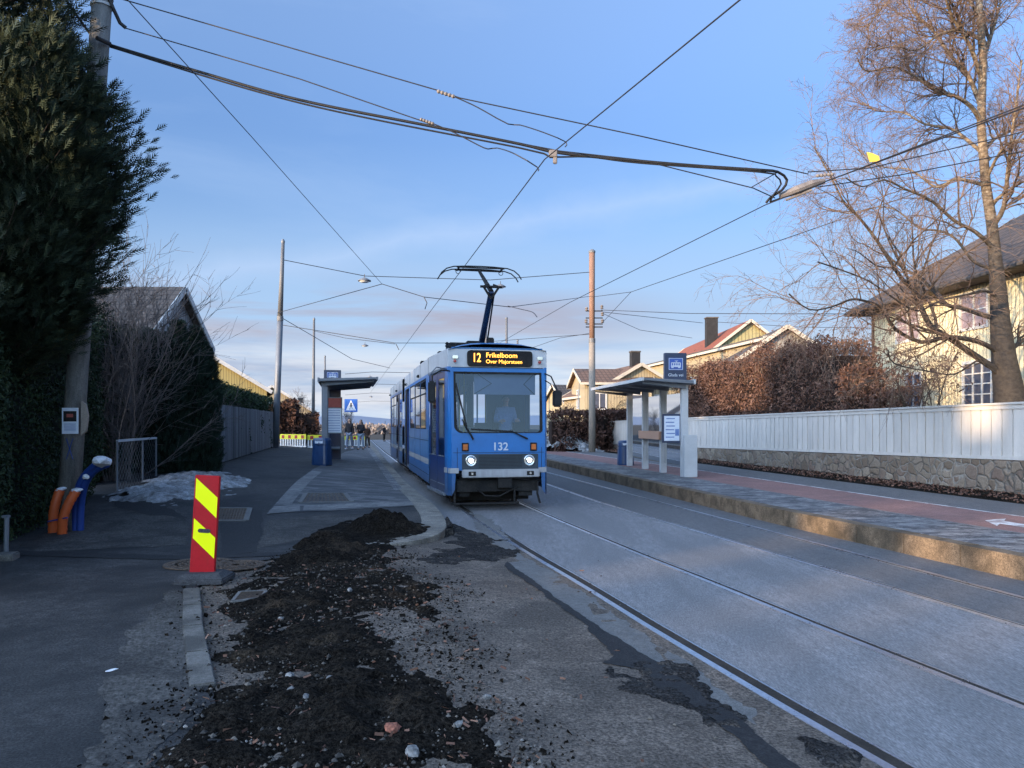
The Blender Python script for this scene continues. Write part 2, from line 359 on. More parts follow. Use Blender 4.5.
def stone_mat():
    m, nt, b = new_mat('rubble_masonry'); v = coords(nt, scale=(1,1,1.1))
    vo = nt.nodes.new('ShaderNodeTexVoronoi'); vo.inputs['Scale'].default_value = 3.6; vo.inputs['Randomness'].default_value = .9
    ve = nt.nodes.new('ShaderNodeTexVoronoi'); ve.feature = 'DISTANCE_TO_EDGE'; ve.inputs['Scale'].default_value = 3.6; ve.inputs['Randomness'].default_value = .9
    wn = noise_node(nt, v, 5, 3)
    add = nt.nodes.new('ShaderNodeVectorMath'); add.operation = 'MULTIPLY_ADD'
    nn = nt.nodes.new('ShaderNodeTexNoise'); nn.inputs['Scale'].default_value = 3; nt.links.new(v, nn.inputs['Vector'])
    nt.links.new(nn.outputs['Color'], add.inputs[0]); add.inputs[1].default_value = (.25,.25,.25); nt.links.new(v, add.inputs[2])
    nt.links.new(add.outputs[0], vo.inputs['Vector']); nt.links.new(add.outputs[0], ve.inputs['Vector'])
    sep = nt.nodes.new('ShaderNodeSeparateColor'); nt.links.new(vo.outputs['Color'], sep.inputs[0])
    c = ramp(nt, sep.outputs[0], [(0,(.13,.095,.068)),(.3,(.18,.135,.095)),(.55,(.215,.175,.135)),(.8,(.16,.112,.085)),(1,(.27,.22,.165))])
    fn = noise_node(nt, v, 22, 5, .7); c = mixc(nt, 1.0, c, ramp(nt, fn, [(.3,g(.65)),(.7,g(1.35))]), 'MULTIPLY')
    mo = ramp(nt, ve.outputs['Distance'], [(.0,g(1)),(.03,g(1)),(.06,g(0))])
    patchy = noise_node(nt, v, .9, 3); 
    c = mixc(nt, mo, c, ramp(nt, patchy, [(.4,(.10,.085,.07)),(.62,(.27,.245,.21))]))
    nt.links.new(c, b.inputs['Base Color']); b.inputs['Roughness'].default_value = .9
    bump(nt, b, ramp(nt, ve.outputs['Distance'], [(0,g(0)),(.12,g(1))]), .7, .04); return m
M['rubble'] = stone_mat()
def siding(name, c, c2, pitch=.14, vertical=True):
    m, nt, b = new_mat(name); t = nt.nodes.new('ShaderNodeTexCoord'); sp = nt.nodes.new('ShaderNodeSeparateXYZ'); nt.links.new(t.outputs['Object'], sp.inputs[0])
    ad = nt.nodes.new('ShaderNodeMath'); ad.operation = 'ADD'; nt.links.new(sp.outputs['X'], ad.inputs[0]); nt.links.new(sp.outputs['Y'], ad.inputs[1])
    src = ad.outputs[0] if vertical else sp.outputs['Z']
    dv = nt.nodes.new('ShaderNodeMath'); dv.operation = 'DIVIDE'; nt.links.new(src, dv.inputs[0]); dv.inputs[1].default_value = pitch
    fr = nt.nodes.new('ShaderNodeMath'); fr.operation = 'FRACT'; nt.links.new(dv.outputs[0], fr.inputs[0])
    groove = ramp(nt, fr.outputs[0], [(0,g(0)),(.06,g(0)),(.10,g(1)),(.9,g(1)),(.94,g(0)),(1,g(0))])
    v = coords(nt, scale=(2,2,.4)); n = noise_node(nt, v, 2, 5)
    cc = ramp(nt, n, [(.3,c2),(.7,c)])
    nt.links.new(mixc(nt, groove, tuple(x*.45 for x in c2), cc), b.inputs['Base Color']); b.inputs['Roughness'].default_value = .7
    bump(nt, b, groove, .5, .02); return m
M['yellow_siding'] = siding('cream_yellow_siding', (.74,.65,.43), (.68,.59,.38), .16)
M['ochre_siding'] = siding('ochre_siding', (.40,.32,.12), (.34,.27,.10), .16)
M['cream_siding'] = siding('cream_siding', (.40,.33,.215), (.34,.28,.175), .2)
M['olive_siding'] = siding('olive_siding', (.38,.34,.17), (.30,.27,.14), .3)
M['greyw_siding'] = siding('grey_white_siding', (.34,.34,.35), (.28,.28,.29), .2)
M['grey_siding'] = siding('grey_siding', (.30,.29,.27), (.24,.23,.22), .2)
M['trim'] = surf('white_trim', (.46,.46,.45), (.56,.56,.55), 2, .6, .1, 50, .05)
M['trimwarm'] = surf('cream_trim', (.44,.40,.33), (.52,.475,.40), 2, .6, .1, 50, .05)
def tile_mat(name, c1, c2, p=.33):
    m, nt, b = new_mat(name); t = nt.nodes.new('ShaderNodeTexCoord'); sp = nt.nodes.new('ShaderNodeSeparateXYZ'); nt.links.new(t.outputs['Object'], sp.inputs[0])
    outs = []
    for ax, pp in (('Y', .3), ('Z', .22)):
        dv = nt.nodes.new('ShaderNodeMath'); dv.operation = 'DIVIDE'; nt.links.new(sp.outputs[ax], dv.inputs[0]); dv.inputs[1].default_value = pp
        fr = nt.nodes.new('ShaderNodeMath'); fr.operation = 'PINGPONG'; fr.inputs[1].default_value = .5; nt.links.new(dv.outputs[0], fr.inputs[0]); outs.append(fr.outputs[0])
    mm = nt.nodes.new('ShaderNodeMath'); mm.operation = 'MINIMUM'; nt.links.new(outs[0], mm.inputs[0]); nt.links.new(outs[1], mm.inputs[1])
    n = noise_node(nt, coords(nt), 3, 6, .8); c = ramp(nt, n, [(.3,c1),(.7,c2)])
    nt.links.new(mixc(nt, ramp(nt, mm.outputs[0], [(0,g(1)),(.18,g(0))]), c, tuple(x*.5 for x in c1)), b.inputs['Base Color']); b.inputs['Roughness'].default_value = .8
    bump(nt, b, mm.outputs[0], .6, .03); return m
M['roof_red'] = tile_mat('red_tiles', (.22,.062,.033), (.33,.10,.05))
M['roof_brown'] = tile_mat('brown_tiles', (.13,.075,.05), (.21,.125,.085))
M['roof_dark'] = tile_mat('dark_tiles', (.055,.05,.05), (.10,.09,.085))
M['roof_yh'] = tile_mat('grey_brown_tiles', (.085,.062,.05), (.14,.105,.085))
M['chimney'] = surf('grey_chimney', (.016,.017,.02), (.035,.036,.04), 3, .8, .2, 40, .2)
M['chimney_br'] = surf('brick_chimney', (.25,.16,.11), (.36,.25,.18), 8, .8, .2, 40, .2)
M['pane'] = surf('window_pane', (.05,.06,.09), (.10,.11,.15), 1.2, .15, 0, 40, 0, spec=.8)
M['curtain'] = surf('curtained_pane', (.22,.16,.18), (.34,.26,.27), 3, .25, 0, 40, 0, spec=.8)
M['cloth_dark'] = surf('dark_coat_cloth', (.012,.012,.016), (.022,.022,.028), 8, .9, .3, 80, .2)
M['denim'] = surf('denim', (.10,.13,.19), (.17,.20,.27), 8, .9, .3, 80, .2)
M['denim_pale'] = surf('pale_denim', (.20,.26,.34), (.28,.34,.42), 8, .9, .3, 80, .2)
M['skin'] = surf('skin', (.42,.26,.19), (.48,.30,.22), 8, .6, 0, 80, 0)
M['hair'] = surf('dark_hair', (.018,.012,.009), (.03,.02,.015), 20, .6, .3, 80, .3)
M['uniform'] = surf('driver_shirt', (.16,.22,.36), (.2,.27,.42), 8, .9, .3, 80, .2)
M['barrier_w'] = paint('barrier_white', (.75,.76,.76), .5, .1)
M['barrier_y'] = paint('barrier_yellow', (.85,.80,.05), .5, .1)
M['barrier_r'] = paint('barrier_red', (.40,.03,.03), .5, .1)
M['tagyellow'] = paint('yellow_tag', (.75,.50,.06), .5, .1)
M['hill'] = surf('hazy_wooded_hill', (.16,.20,.27), (.20,.24,.31), .004, .95, 0, .1, 0)  # bluish distance haze is put into the hill colour
M['darkwood'] = surf('shadow_block_render', (.3,.27,.22), (.36,.32,.27), 1, .9, .1, 40, .1)
# ================================================================ camera, light, sky
cam = bpy.data.objects.new('camera', bpy.data.cameras.new('camera')); col.objects.link(cam)
cam.location = (0, 0, CZ); cam.rotation_euler = (R(90), 0, 0)
cam.data.sensor_width = 36; cam.data.lens = F/1024*36; cam.data.shift_y = (HY-384)/1024
cam.data.clip_end = 20000; scene.camera = cam
EL = R(7.0); AZ = (-.76, -.65)
S = Vector((AZ[0]*math.cos(EL), AZ[1]*math.cos(EL), math.sin(EL))).normalized()
sun = bpy.data.objects.new('sun', bpy.data.lights.new('sun', 'SUN')); col.objects.link(sun)
sun.data.energy = 2.8; sun.data.angle = R(.5); sun.data.color = (1.0, .71, .42)
sun.rotation_euler = S.to_track_quat('Z', 'Y').to_euler()
world = bpy.data.worlds.new('World'); scene.world = world; world.use_nodes = True
nt = world.node_tree; bg = nt.nodes['Background']
sky = nt.nodes.new('ShaderNodeTexSky'); sky.sky_type = 'NISHITA'; sky.sun_disc = False
sky.sun_elevation = EL; sky.sun_rotation = math.atan2(S.x, S.y); sky.air_density = 1.0; sky.dust_density = .4; sky.ozone_density = 2.0
tc = nt.nodes.new('ShaderNodeTexCoord')
sp = nt.nodes.new('ShaderNodeSeparateXYZ'); nt.links.new(tc.outputs['Generated'], sp.inputs[0])
def wmap(scale, rot=(0,0,0), loc=(0,0,0)):
    mp = nt.nodes.new('ShaderNodeMapping'); mp.inputs['Scale'].default_value = scale; mp.inputs['Rotation'].default_value = rot; mp.inputs['Location'].default_value = loc
    nt.links.new(tc.outputs['Generated'], mp.inputs['Vector']); return mp.outputs['Vector']
def wm(op, a, b=0.0, clampit=False):
    m_ = nt.nodes.new('ShaderNodeMath'); m_.operation = op; m_.use_clamp = clampit
    for i, v_ in enumerate((a, b)):
        if isinstance(v_, (int, float)): m_.inputs[i].default_value = v_
        else: nt.links.new(v_, m_.inputs[i])
    return m_.outputs[0]
z_ = sp.outputs['Z']
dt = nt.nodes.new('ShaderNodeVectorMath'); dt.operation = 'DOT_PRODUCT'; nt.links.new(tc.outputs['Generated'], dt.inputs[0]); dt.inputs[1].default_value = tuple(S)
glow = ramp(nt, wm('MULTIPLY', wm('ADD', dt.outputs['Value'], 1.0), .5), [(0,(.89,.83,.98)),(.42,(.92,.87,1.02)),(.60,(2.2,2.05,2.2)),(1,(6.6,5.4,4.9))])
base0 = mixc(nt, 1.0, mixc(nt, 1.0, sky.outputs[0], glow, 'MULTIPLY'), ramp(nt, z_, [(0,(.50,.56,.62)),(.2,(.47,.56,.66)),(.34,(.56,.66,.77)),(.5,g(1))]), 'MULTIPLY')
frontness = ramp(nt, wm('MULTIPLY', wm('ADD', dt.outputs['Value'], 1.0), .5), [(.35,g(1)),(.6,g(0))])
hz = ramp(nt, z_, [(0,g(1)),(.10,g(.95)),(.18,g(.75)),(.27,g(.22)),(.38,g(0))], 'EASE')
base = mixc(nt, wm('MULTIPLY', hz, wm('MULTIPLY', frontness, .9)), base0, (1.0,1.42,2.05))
n1 = noise_node(nt, wmap((1.6,1.6,16), loc=(.3,.1,.2)), 1.6, 7, .55, .3)
band = ramp(nt, z_, [(0,g(.3)),(.03,g(.8)),(.05,g(.35)),(.078,g(.75)),(.095,g(.3)),(.115,g(1)),(.145,g(1)),(.175,g(.10)),(.22,g(0))])
azl = ramp(nt, wm('DIVIDE', sp.outputs['X'], wm('MAXIMUM', sp.outputs['Y'], .05)), [(0,g(1)),(.06,g(.85)),(.22,g(.2)),(1,g(.1))])
band = wm('MULTIPLY', band, azl)
cl = wm('MULTIPLY', ramp(nt, n1, [(.34,g(0)),(.50,g(1))]), band)
c1 = mixc(nt, wm('MULTIPLY', cl, .92), base, (1.0,1.0,1.25))
n2 = noise_node(nt, wmap((1.5,1.5,14), loc=(2.3,.7,1.2)), 3.0, 6, .6, .2)
bright = ramp(nt, z_, [(0,g(1)),(.02,g(.9)),(.055,g(.9)),(.085,g(.7)),(.10,g(.35)),(.13,g(0))])
c2 = mixc(nt, wm('MULTIPLY', wm('MULTIPLY', ramp(nt, n2, [(.36,g(0)),(.58,g(1))]), bright), .75), c1, (1.95,2.0,2.1))
n3 = noise_node(nt, wmap((1.2,1.2,5), rot=(0,.32,0), loc=(5,1,3)), 1.5, 7, .6, .4)
wisp = ramp(nt, z_, [(.16,g(0)),(.22,g(.8)),(.5,g(.5)),(.8,g(0))])
c3 = mixc(nt, wm('MULTIPLY', wm('MULTIPLY', ramp(nt, n3, [(.5,g(0)),(.75,g(1))]), wisp), .35), c2, (1.1,1.5,2.2))
# a long faded vapour trail rising to the right
az = wm('DIVIDE', sp.outputs['X'], sp.outputs['Y']); el = wm('DIVIDE', z_, sp.outputs['Y'])
tn = noise_node(nt, wmap((3,3,3)), 3, 4)
line = wm('ABSOLUTE', wm('SUBTRACT', wm('SUBTRACT', el, wm('MULTIPLY', az, .17)), wm('ADD', wm('MULTIPLY', tn, .05), .235)))
front = wm('GREATER_THAN', sp.outputs['Y'], .1)
tr = wm('MULTIPLY', ramp(nt, line, [(0,g(1)),(.012,g(.5)),(.03,g(0))]), wm('MULTIPLY', front, .36))
c4 = mixc(nt, tr, c3, (1.3,1.65,2.3))
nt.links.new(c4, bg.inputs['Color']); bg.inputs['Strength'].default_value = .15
scene.view_settings.view_transform = 'Standard'; scene.view_settings.look = 'None'
scene.view_settings.exposure = 1.6; scene.view_settings.gamma = 1
scene.render.engine = 'CYCLES'; scene.cycles.use_denoising = True
scene.cycles.max_bounces = 6; scene.cycles.transparent_max_bounces = 12
scene.cycles.caustics_reflective = False; scene.cycles.caustics_refractive = False

# ================================================================ ground
def pt_in(poly, x, y):
    c = False; j = len(poly)-1
    for i in range(len(poly)):
        xi, yi = poly[i]; xj, yj = poly[j]
        if (yi > y) != (yj > y) and x < (xj-xi)*(y-yi)/(yj-yi)+xi: c = not c
        j = i
    return c
def jagged(poly, amp, step):
    out = []
    for i, a in enumerate(poly):
        b = poly[(i+1) % len(poly)]; L = math.dist(a, b); n = max(1, int(L/step))
        for k in range(n):
            t = k/n; x = a[0]+(b[0]-a[0])*t; y = a[1]+(b[1]-a[1])*t
            v = mn.noise_vector(Vector((x*4.3, y*4.3, 3)))*.8+mn.noise_vector(Vector((x*15, y*15, 7)))*.4
            out.append((x+v.x*amp, y+v.y*amp))
    return out
def sheet(name, poly, zf, off, mat, cell=.5, parent=None, amp=0, step=.08):
    """a flat or gently rising surface cut to a polygon and laid on the height function zf"""
    if amp: poly = jagged(poly, amp, step*.5)
    bm = bmesh.new(); bm.faces.new([bm.verts.new((x, y, 0)) for x, y in poly])
    xs = [p[0] for p in poly]; ys = [p[1] for p in poly]
    bmesh.ops.triangulate(bm, faces=bm.faces[:])
    if cell:
        for ax, lo, hi in ((0, min(xs), max(xs)), (1, min(ys), max(ys))):
            k = math.ceil(lo/cell)*cell
            while k < hi:
                co = (k,0,0) if ax == 0 else (0,k,0); no = (1,0,0) if ax == 0 else (0,1,0)
                bmesh.ops.bisect_plane(bm, geom=bm.verts[:]+bm.edges[:]+bm.faces[:], plane_co=co, plane_no=no, dist=1e-5); k += cell
    for v in bm.verts: v.co.z = zf(v.co.x, v.co.y)+off
    bmesh.ops.recalc_face_normals(bm, faces=bm.faces)
    for f in bm.faces:
        if f.normal.z < 0: f.normal_flip()
    me = bpy.data.meshes.new(name); bm.to_mesh(me); bm.free()
    return link(name, me, mat, parent)
def pxy(pts, fn=GL): return [(fn(a, b).x, fn(a, b).y) for a, b in pts]
def struct(o): o['kind'] = 'structure'; return o
flat = lambda x, y: 0.0
struct(sheet('terrain', [(-3000,-300),(3000,-300),(3000,4000),(-3000,4000)], lambda x, y: -.06, 0, M['earth'], 0))
ys_r = [-8,-4,0,2,4,6,8,10,12,14,16,18,20,23,26,30,35,40,46,52,60,70,80,90]
def band(name, f0, f1, z, mat, ys=ys_r, parent=None):
    mb = MB(); vs = []
    for y in ys: vs += [(f0(y), y, z), (f1(y), y, z)]
    mb.add(vs, [(2*i, 2*i+1, 2*i+3, 2*i+2) for i in range(len(ys)-1)]); return mb.build(name, mat, parent)
kr = lambda y: interp(KERB_R, y)
r1 = lambda y: interp(RAIL_R, y); l1 = lambda y: interp(RAIL_L, y)
r2 = lambda y: interp(RAIL2_R, y); l2 = lambda y: interp(RAIL2_L, y)
ROADMIX = lambda y: l2(y)+.0
struct(band('road', lambda y: min(l1(y)-3, xk(y)-1 if y > 12 else -4), lambda y: l2(y)-.02, 0, M['road']))
struct(band('road_outer_lane', lambda y: l2(y)-.02, lambda y: kr(y)+.1, 0, M['road2']))
def fine(f, y0, y1, st): 
    out = []; y = y0
    while y < y1: out.append(y); y += st if y < 25 else st*3
    return out+[y1]
def rail(pts, groove_side, label, gw=.055):
    f = lambda y: interp(pts, y)
    ysf = fine(f, -2, 88, .7)
    hd = MB(); gr = MB(); lip = MB(); hw = .033
    def strip(mb, a, b, z0, z1):
        vs = []
        for y in ysf:
            x = f(y); vs += [(x+a, y, z0), (x+a, y, z1), (x+b, y, z1), (x+b, y, z0)]
        mb.add(vs, [t for i in range(len(ysf)-1) for t in ((4*i,4*i+1,4*i+5,4*i+4),(4*i+1,4*i+2,4*i+6,4*i+5),(4*i+2,4*i+3,4*i+7,4*i+6))])
    strip(hd, -hw, hw, -.01, .009)
    s = groove_side
    a, b = sorted((s*hw, s*(hw+gw))); strip(gr, a, b, -.01, .004)
    a, b = sorted((s*(hw+gw), s*(hw+gw+.014))); strip(lip, a, b, -.01, .007)
    o = hd.build('rail', M['rail']); tag(o, label, 'rail')
    gr.build('groove', M['groove'], o); lip.build('guard_lip', M['rail'], o)
rail(RAIL_L, 1, 'steel tram rail beside the torn up asphalt, with wide rusty groove', .10)
rail(RAIL_R, 1, 'shiny tram rail of the tram\'s track on the side away from the dug up strip')
rail(RAIL2_L, 1, 'thin tram rail of the empty track nearest the tram', .035)
rail(RAIL2_R, -1, 'tram rail of the empty track running closest to the right kerb', .035)

# right platform: kerb, setts, red path, asphalt, earth
def kerbstones(name, fo, width, z0, z1f, ys, mat, inward):
    """kerb of separate stones with thin joints"""
    mb = MB()
    for a, b in zip(ys, ys[1:]):
        j = .006
        a2, b2 = a+j, b-j
        p = [(fo(a2), a2), (fo(b2), b2), (fo(b2)+inward*width, b2), (fo(a2)+inward*width, a2)]
        dz = rnd.uniform(-.002, .002)
        mb.add([(x, y, z0) for x, y in p]+[(x, y, z1f(x, y)+dz) for x, y in p], [(0,1,5,4),(1,2,6,5),(2,3,7,6),(3,0,4,7),(4,5,6,7)])
    return mb.build(name, mat, None, .006)
yk = [-2+1.0*i for i in range(91)]
struct(kerbstones('kerb_right', lambda y: kr(y), .26, -.02, lambda x, y: .285, yk, M['kerb_r'], 1))
PR = .28
struct(band('platform_bed_right', lambda y: kr(y)+.05, lambda y: max(xw(y)+30, kr(y)+30), .22, M['earth']))
struct(band('platform_paving_right', lambda y: kr(y)+.26, lambda y: kr(y)+1.7, PR, M['paver_r']))
struct(band('platform_edge_line', lambda y: kr(y)+1.70, lambda y: kr(y)+1.78, PR+.001, M['paver_strip']))
struct(band('cycle_path', lambda y: kr(y)+1.78, lambda y: kr(y)+3.5, PR-.002, M['redpath']))
struct(band('cycle_path_line', lambda y: kr(y)+3.5, lambda y: kr(y)+3.58, PR, M['white']))
struct(band('footway_right', lambda y: kr(y)+3.58, lambda y: min(kr(y)+5.3, xw(y)-.45) if y < 30 else kr(y)+5.4, PR-.002, M['road2']))
# painted arrow on the cycle path
ar = [G(985,520.5,PR), G(1006,518.6,PR), G(1004,521.2,PR), G(1050,528.3,PR), G(1047,531,PR), G(1000,523.8,PR), G(997,526.0,PR)]
struct(sheet('path_arrow', [(p.x,p.y) for p in ar], lambda x,y: PR+.003, 0, M['white'], 0))
# leaf litter bank at the wall foot
def litter(name, f0, f1, z, y0, y1, n, mat, size, parent=None):
    ys = rng.uniform(y0, y1, n); t = rng.beta(1.2,1,n)
    x0 = np.array([f0(y) for y in ys]); x1 = np.array([f1(y) for y in ys])
    c = np.stack([x0+(x1-x0)*t, ys, z+rng.uniform(0,.04,n)+.05*t], 1)
    u = rand_dirs(n); u[:,2] *= .4; u = unit(u)*size; v = np.cross(u, rand_dirs(n)); v = unit(v)*size*.7
    return quad_cloud(name, c, u, v, mat, parent)
mb = MB()
ysb = [8+.5*i for i in range(85)]
vs = []
for y in ysb:
    n_ = mn.noise(Vector((y*.8, 0, 0)))*.12
    vs += [(xw(y)-.95+n_, y, PR-.01), (xw(y)-.5, y, PR+.03+abs(mn.noise(Vector((y*2,1,0))))*.05), (xw(y)+.05, y, PR+.08+abs(mn.noise(Vector((y*1.5,4,0))))*.06)]
mb.add(vs, [t for i in range(len(ysb)-1) for t in ((3*i,3*i+1,3*i+4,3*i+3),(3*i+1,3*i+2,3*i+5,3*i+4))])
struct(mb.build('earth_verge', M['soil'], None, sm=True))
tag(litter('fallen_leaves', lambda y: xw(y)-.9, lambda y: xw(y), PR+.02, 9, 46, 5000, M['leaf'], .022), 'brown fallen leaves along the foot of the stone wall', 'leaves', kind='stuff')

# left pavement and platform
LEFT = -48
pave = KERB_N+[(-2.6,10.2),(-2.1,10.7),(-1.6,10.9),(-1.13,11.7)]+KERB_L
poly = [(LEFT,-6),(.3,-6)]+[(x+.0, y) for x, y in pave]+[(LEFT,88)]
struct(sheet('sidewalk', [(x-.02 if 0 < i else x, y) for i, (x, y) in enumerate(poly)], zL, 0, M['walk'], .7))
# face of the nose and kerb
def path_pts(pts, st):
    out = []
    for a, b in zip(pts, pts[1:]):
        L = math.dist(a, b); n = max(1, round(L/st))
        for k in range(n): out.append((a[0]+(b[0]-a[0])*k/n, a[1]+(b[1]-a[1])*k/n))
    return out+[pts[-1]]
def smooth_path(pts, it=2):
    for _ in range(it):
        o = [pts[0]]
        for a, b in zip(pts, pts[1:]): o += [(a[0]*.75+b[0]*.25, a[1]*.75+b[1]*.25), (a[0]*.25+b[0]*.75, a[1]*.25+b[1]*.75)]
        pts = o+[pts[-1]]
    return pts
def kerb_path(name, pts, width, zf, z0, mat, st=.9, off=.006):
    pts = path_pts(pts, st); mb = MB(); nr = []
    for i in range(len(pts)):
        a = Vector(pts[max(i-1,0)]); b = Vector(pts[min(i+1,len(pts)-1)]); t = (b-a).normalized(); nr.append(Vector((-t.y, t.x)))
    for i in range(len(pts)-1):
        a, b = Vector(pts[i]), Vector(pts[i+1]); d = (b-a).normalized()*.005
        q = [a+d, b-d, b-d+nr[i+1]*width, a+d+nr[i]*width]
        mb.add([(p.x,p.y,z0) for p in q]+[(p.x,p.y,zf(p.x,p.y)+off) for p in q], [(0,1,5,4),(1,2,6,5),(2,3,7,6),(3,0,4,7),(4,5,6,7)])
    return mb.build(name, mat, None, .008)
nose = smooth_path([(-2.5,10.45),(-2.0,10.72),(-1.55,10.92),(-1.18,11.45),(-1.04,12.3),(-1.15,13.4),(-1.4,14.8),(-1.77,16.4),(-2.74,20.3),(-4.63,29.5),(-9.0,51),(-16.5,88)])
struct(kerb_path('kerb_left', nose, .42, zL, -.02, M['kerb_l'], off=.010))
near = [(-1.93,5.02),(-2.6,6.48),(-3.22,7.95)]
struct(kerb_path('kerb_dug_up_strip', near[::1], .16, lambda x, y: .155, -.02, M['kerb'], .95, .012))
# worn asphalt between sidewalk and track
wa = [(l1(y)-.02, y) for y in (0,2,4,6,8,10,11.5,13)]+[(-1.0,13),(-1.0,12.3),(-1.2,11.5),(-2.2,10.8),(-3.4,10.0),(-3.4,9.2)]+[(x+.0, y) for x, y in KERB_N[::-1]]+[(0,0)]
wa_z = lambda x, y: zc(x, y)
struct(sheet('worn_asphalt', wa, wa_z, .0, M['oldasph'], .35))
def GC(px, py):
    z = .05
    for _ in range(10):
        p = G(px, py, z); z = zc(p.x, p.y)
    return Vector((p.x, p.y, z))
def patch(name, px, mat, off, fn=GC, zf=zc, amp=.05, kind='structure', cell=.4):
    o = sheet(name, pxy(px, fn), zf, off, mat, cell, amp=amp); o['kind'] = kind; return o
# strip of pale concrete along the rail, broken by tar
patch('concrete_strip', [(470,512),(492,520),(520,552),(560,578),(600,604),(650,640),(700,672),(740,700),(780,724),(800,733),(770,733),(735,715),(690,692),(655,662),(610,640),(570,612),(535,588),(508,564),(520,560),(480,535)], M['patch'], .004, amp=.10)
patch('tar_joint', [(503,566),(508,562),(545,590),(590,622),(640,652),(700,690),(745,725),(800,768),(830,800),(800,800),(770,768),(722,728),(690,706),(660,690),(640,672),(604,664),(612,656),(585,626),(540,592)], M['tar'], .008, amp=.05)
TAR_tar_spill = [(448,522),(470,528),(505,540),(520,556),(500,562),(470,560),(440,566),(415,560),(425,552),(445,545)]
TAR_tar_tongue = [(600,664),(640,655),(690,668),(760,715),(800,726),(860,768),(880,800),(850,800),(815,750),(770,730),(740,738),(700,712),(655,694),(630,690)]
# left: dusty lighter strips, fresh tarmac patches, trench line
PL = dict(fn=GL, zf=zL)
patch('dusty_strip', [(168,590),(188,590),(212,680),(196,705),(160,740),(140,790),(60,790),(100,740),(98,690),(128,640),(150,610)], M['walk_light'], .004, amp=.10, **PL)
patch('dusty_apron', [(60,528),(110,508),(150,505),(185,512),(190,545),(120,548),(40,552),(20,545)], M['walk_light'], .004, amp=.12, **PL)
patch('dusty_apron_middle', [(268,520),(330,515),(405,513),(420,512),(424,522),(395,522),(350,522),(300,540),(262,548),(255,552),(262,535)], M['walk_light'], .004, amp=.08, **PL)
patch('fresh_tarmac', [(220,500),(262,512),(262,530),(256,552),(222,556),(221,520)], M['tar'], .005, amp=.04, **PL)
patch('trench_line', [(0,551),(60,552),(120,554),(190,556),(300,552),(300,555),(190,560),(120,559),(60,557),(0,555)], M['tar'], .007, amp=.02, **PL)
# pavers of the left platform
pv = [(267,513.5),(290,488),(312,470),(326,463),(345,452),(368,446.5),(371,447),(388,470),(402,490),(414,505),(400,507),(330,511)]
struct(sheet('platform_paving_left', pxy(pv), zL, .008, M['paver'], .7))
struct(sheet('paving_border_front', pxy([(267,514.5),(300,511.5),(300,505.5),(274,507)]), zL, .012, M['paver_strip'], .7))
struct(sheet('paving_border_side', pxy([(276,504),(292,504),(322,472),(312,471)]), zL, .012, M['paver_strip'], .7))
struct(sheet('paving_border_row', pxy([(303,511),(414,506),(411,502),(304,506)]), zL, .012, M['paver_strip'], .7))
struct(sheet('tactile_strip', pxy([(366,447),(370,447),(402,489),(394,491)]), zL, .012, M['paver_r'], .7))
# ================================================================ dug soil, stones, snow
def sdist(poly, x, y):
    d = 1e9
    for i, a in enumerate(poly):
        b = poly[(i+1) % len(poly)]
        vx, vy = b[0]-a[0], b[1]-a[1]; t = clamp(((x-a[0])*vx+(y-a[1])*vy)/(vx*vx+vy*vy+1e-12))
        d = min(d, math.hypot(x-a[0]-vx*t, y-a[1]-vy*t))
    return d if pt_in(poly, x, y) else -d
def heap(name, poly, zf, mat, res, hbase, mounds=(), edge=.25, rough=.03, jag=.12, freq=5, sm=False, parent=None):
    """heap of loose material: a height field that sinks under the ground at its ragged rim"""
    xs = [p[0] for p in poly]; ys = [p[1] for p in poly]; x0, x1, y0, y1 = min(xs)-.25, max(xs)+.25, min(ys)-.25, max(ys)+.25
    nx, ny = int((x1-x0)/res)+2, int((y1-y0)/res)+2
    H = {}; mb = MB(); idx = {}
    for j in range(ny):
        for i in range(nx):
            x, y = x0+i*res, y0+j*res
            s = sdist(poly, x, y)
            if s < -.22: continue
            s += mn.fractal(Vector((x*2.2, y*2.2, 1)), .8, 2, 4)*jag
            k = smooth(-.04, edge, s)
            n = mn.fractal(Vector((x*freq, y*freq, 5)), .75, 2, 5)
            h = -.03+k*(.03+hbase+n*rough)
            for mx, my, r, hh in mounds:
                d = math.hypot(x-mx, y-my)/r
                if d < 1: h += hh*(1-d*d)**1.5*(1+.35*n)
            if s < -.12: continue
            idx[(i,j)] = len(mb.v); mb.v.append((x, y, zf(x, y)+h))
    for (i,j), a in list(idx.items()):
        b, c, d = idx.get((i+1,j)), idx.get((i+1,j+1)), idx.get((i,j+1))
        if None not in (b,c,d): mb.f.append((a,b,c,d))
    return mb.build(name, mat, parent, sm=sm)
def zs(x, y):    # ground below the soil strip
    return zL(x, y)+.004 if x < xk(y)+.1 else max(zc(x, y), .02)
def GS(px, py): return GC(px, py)
sp_px = [(206,592),(214,640),(222,684),(192,702),(158,735),(135,792),(560,790),(520,745),(498,713),(452,682),(425,662),(400,640),(372,614),(402,612),(440,636),(474,668),(470,645),(452,622),(444,600),(458,594),(445,584),(420,574),(398,568),(425,556),(398,556),(380,548),(330,548),(300,556),(262,566),(232,582)]
soil_poly = pxy(sp_px, GC)
soil = heap('dark_soil', soil_poly, zs, M['soil'], .045, .02, [(-2.55,9.9,.9,.10),(-2.2,7.3,.6,.05),(-1.5,6.0,.8,.04),(-.9,4.6,.9,.05)], .3, .05, .16, 4.5)
tag(soil, 'strip of loose dark soil where the asphalt was dug up', 'soil', kind='stuff')
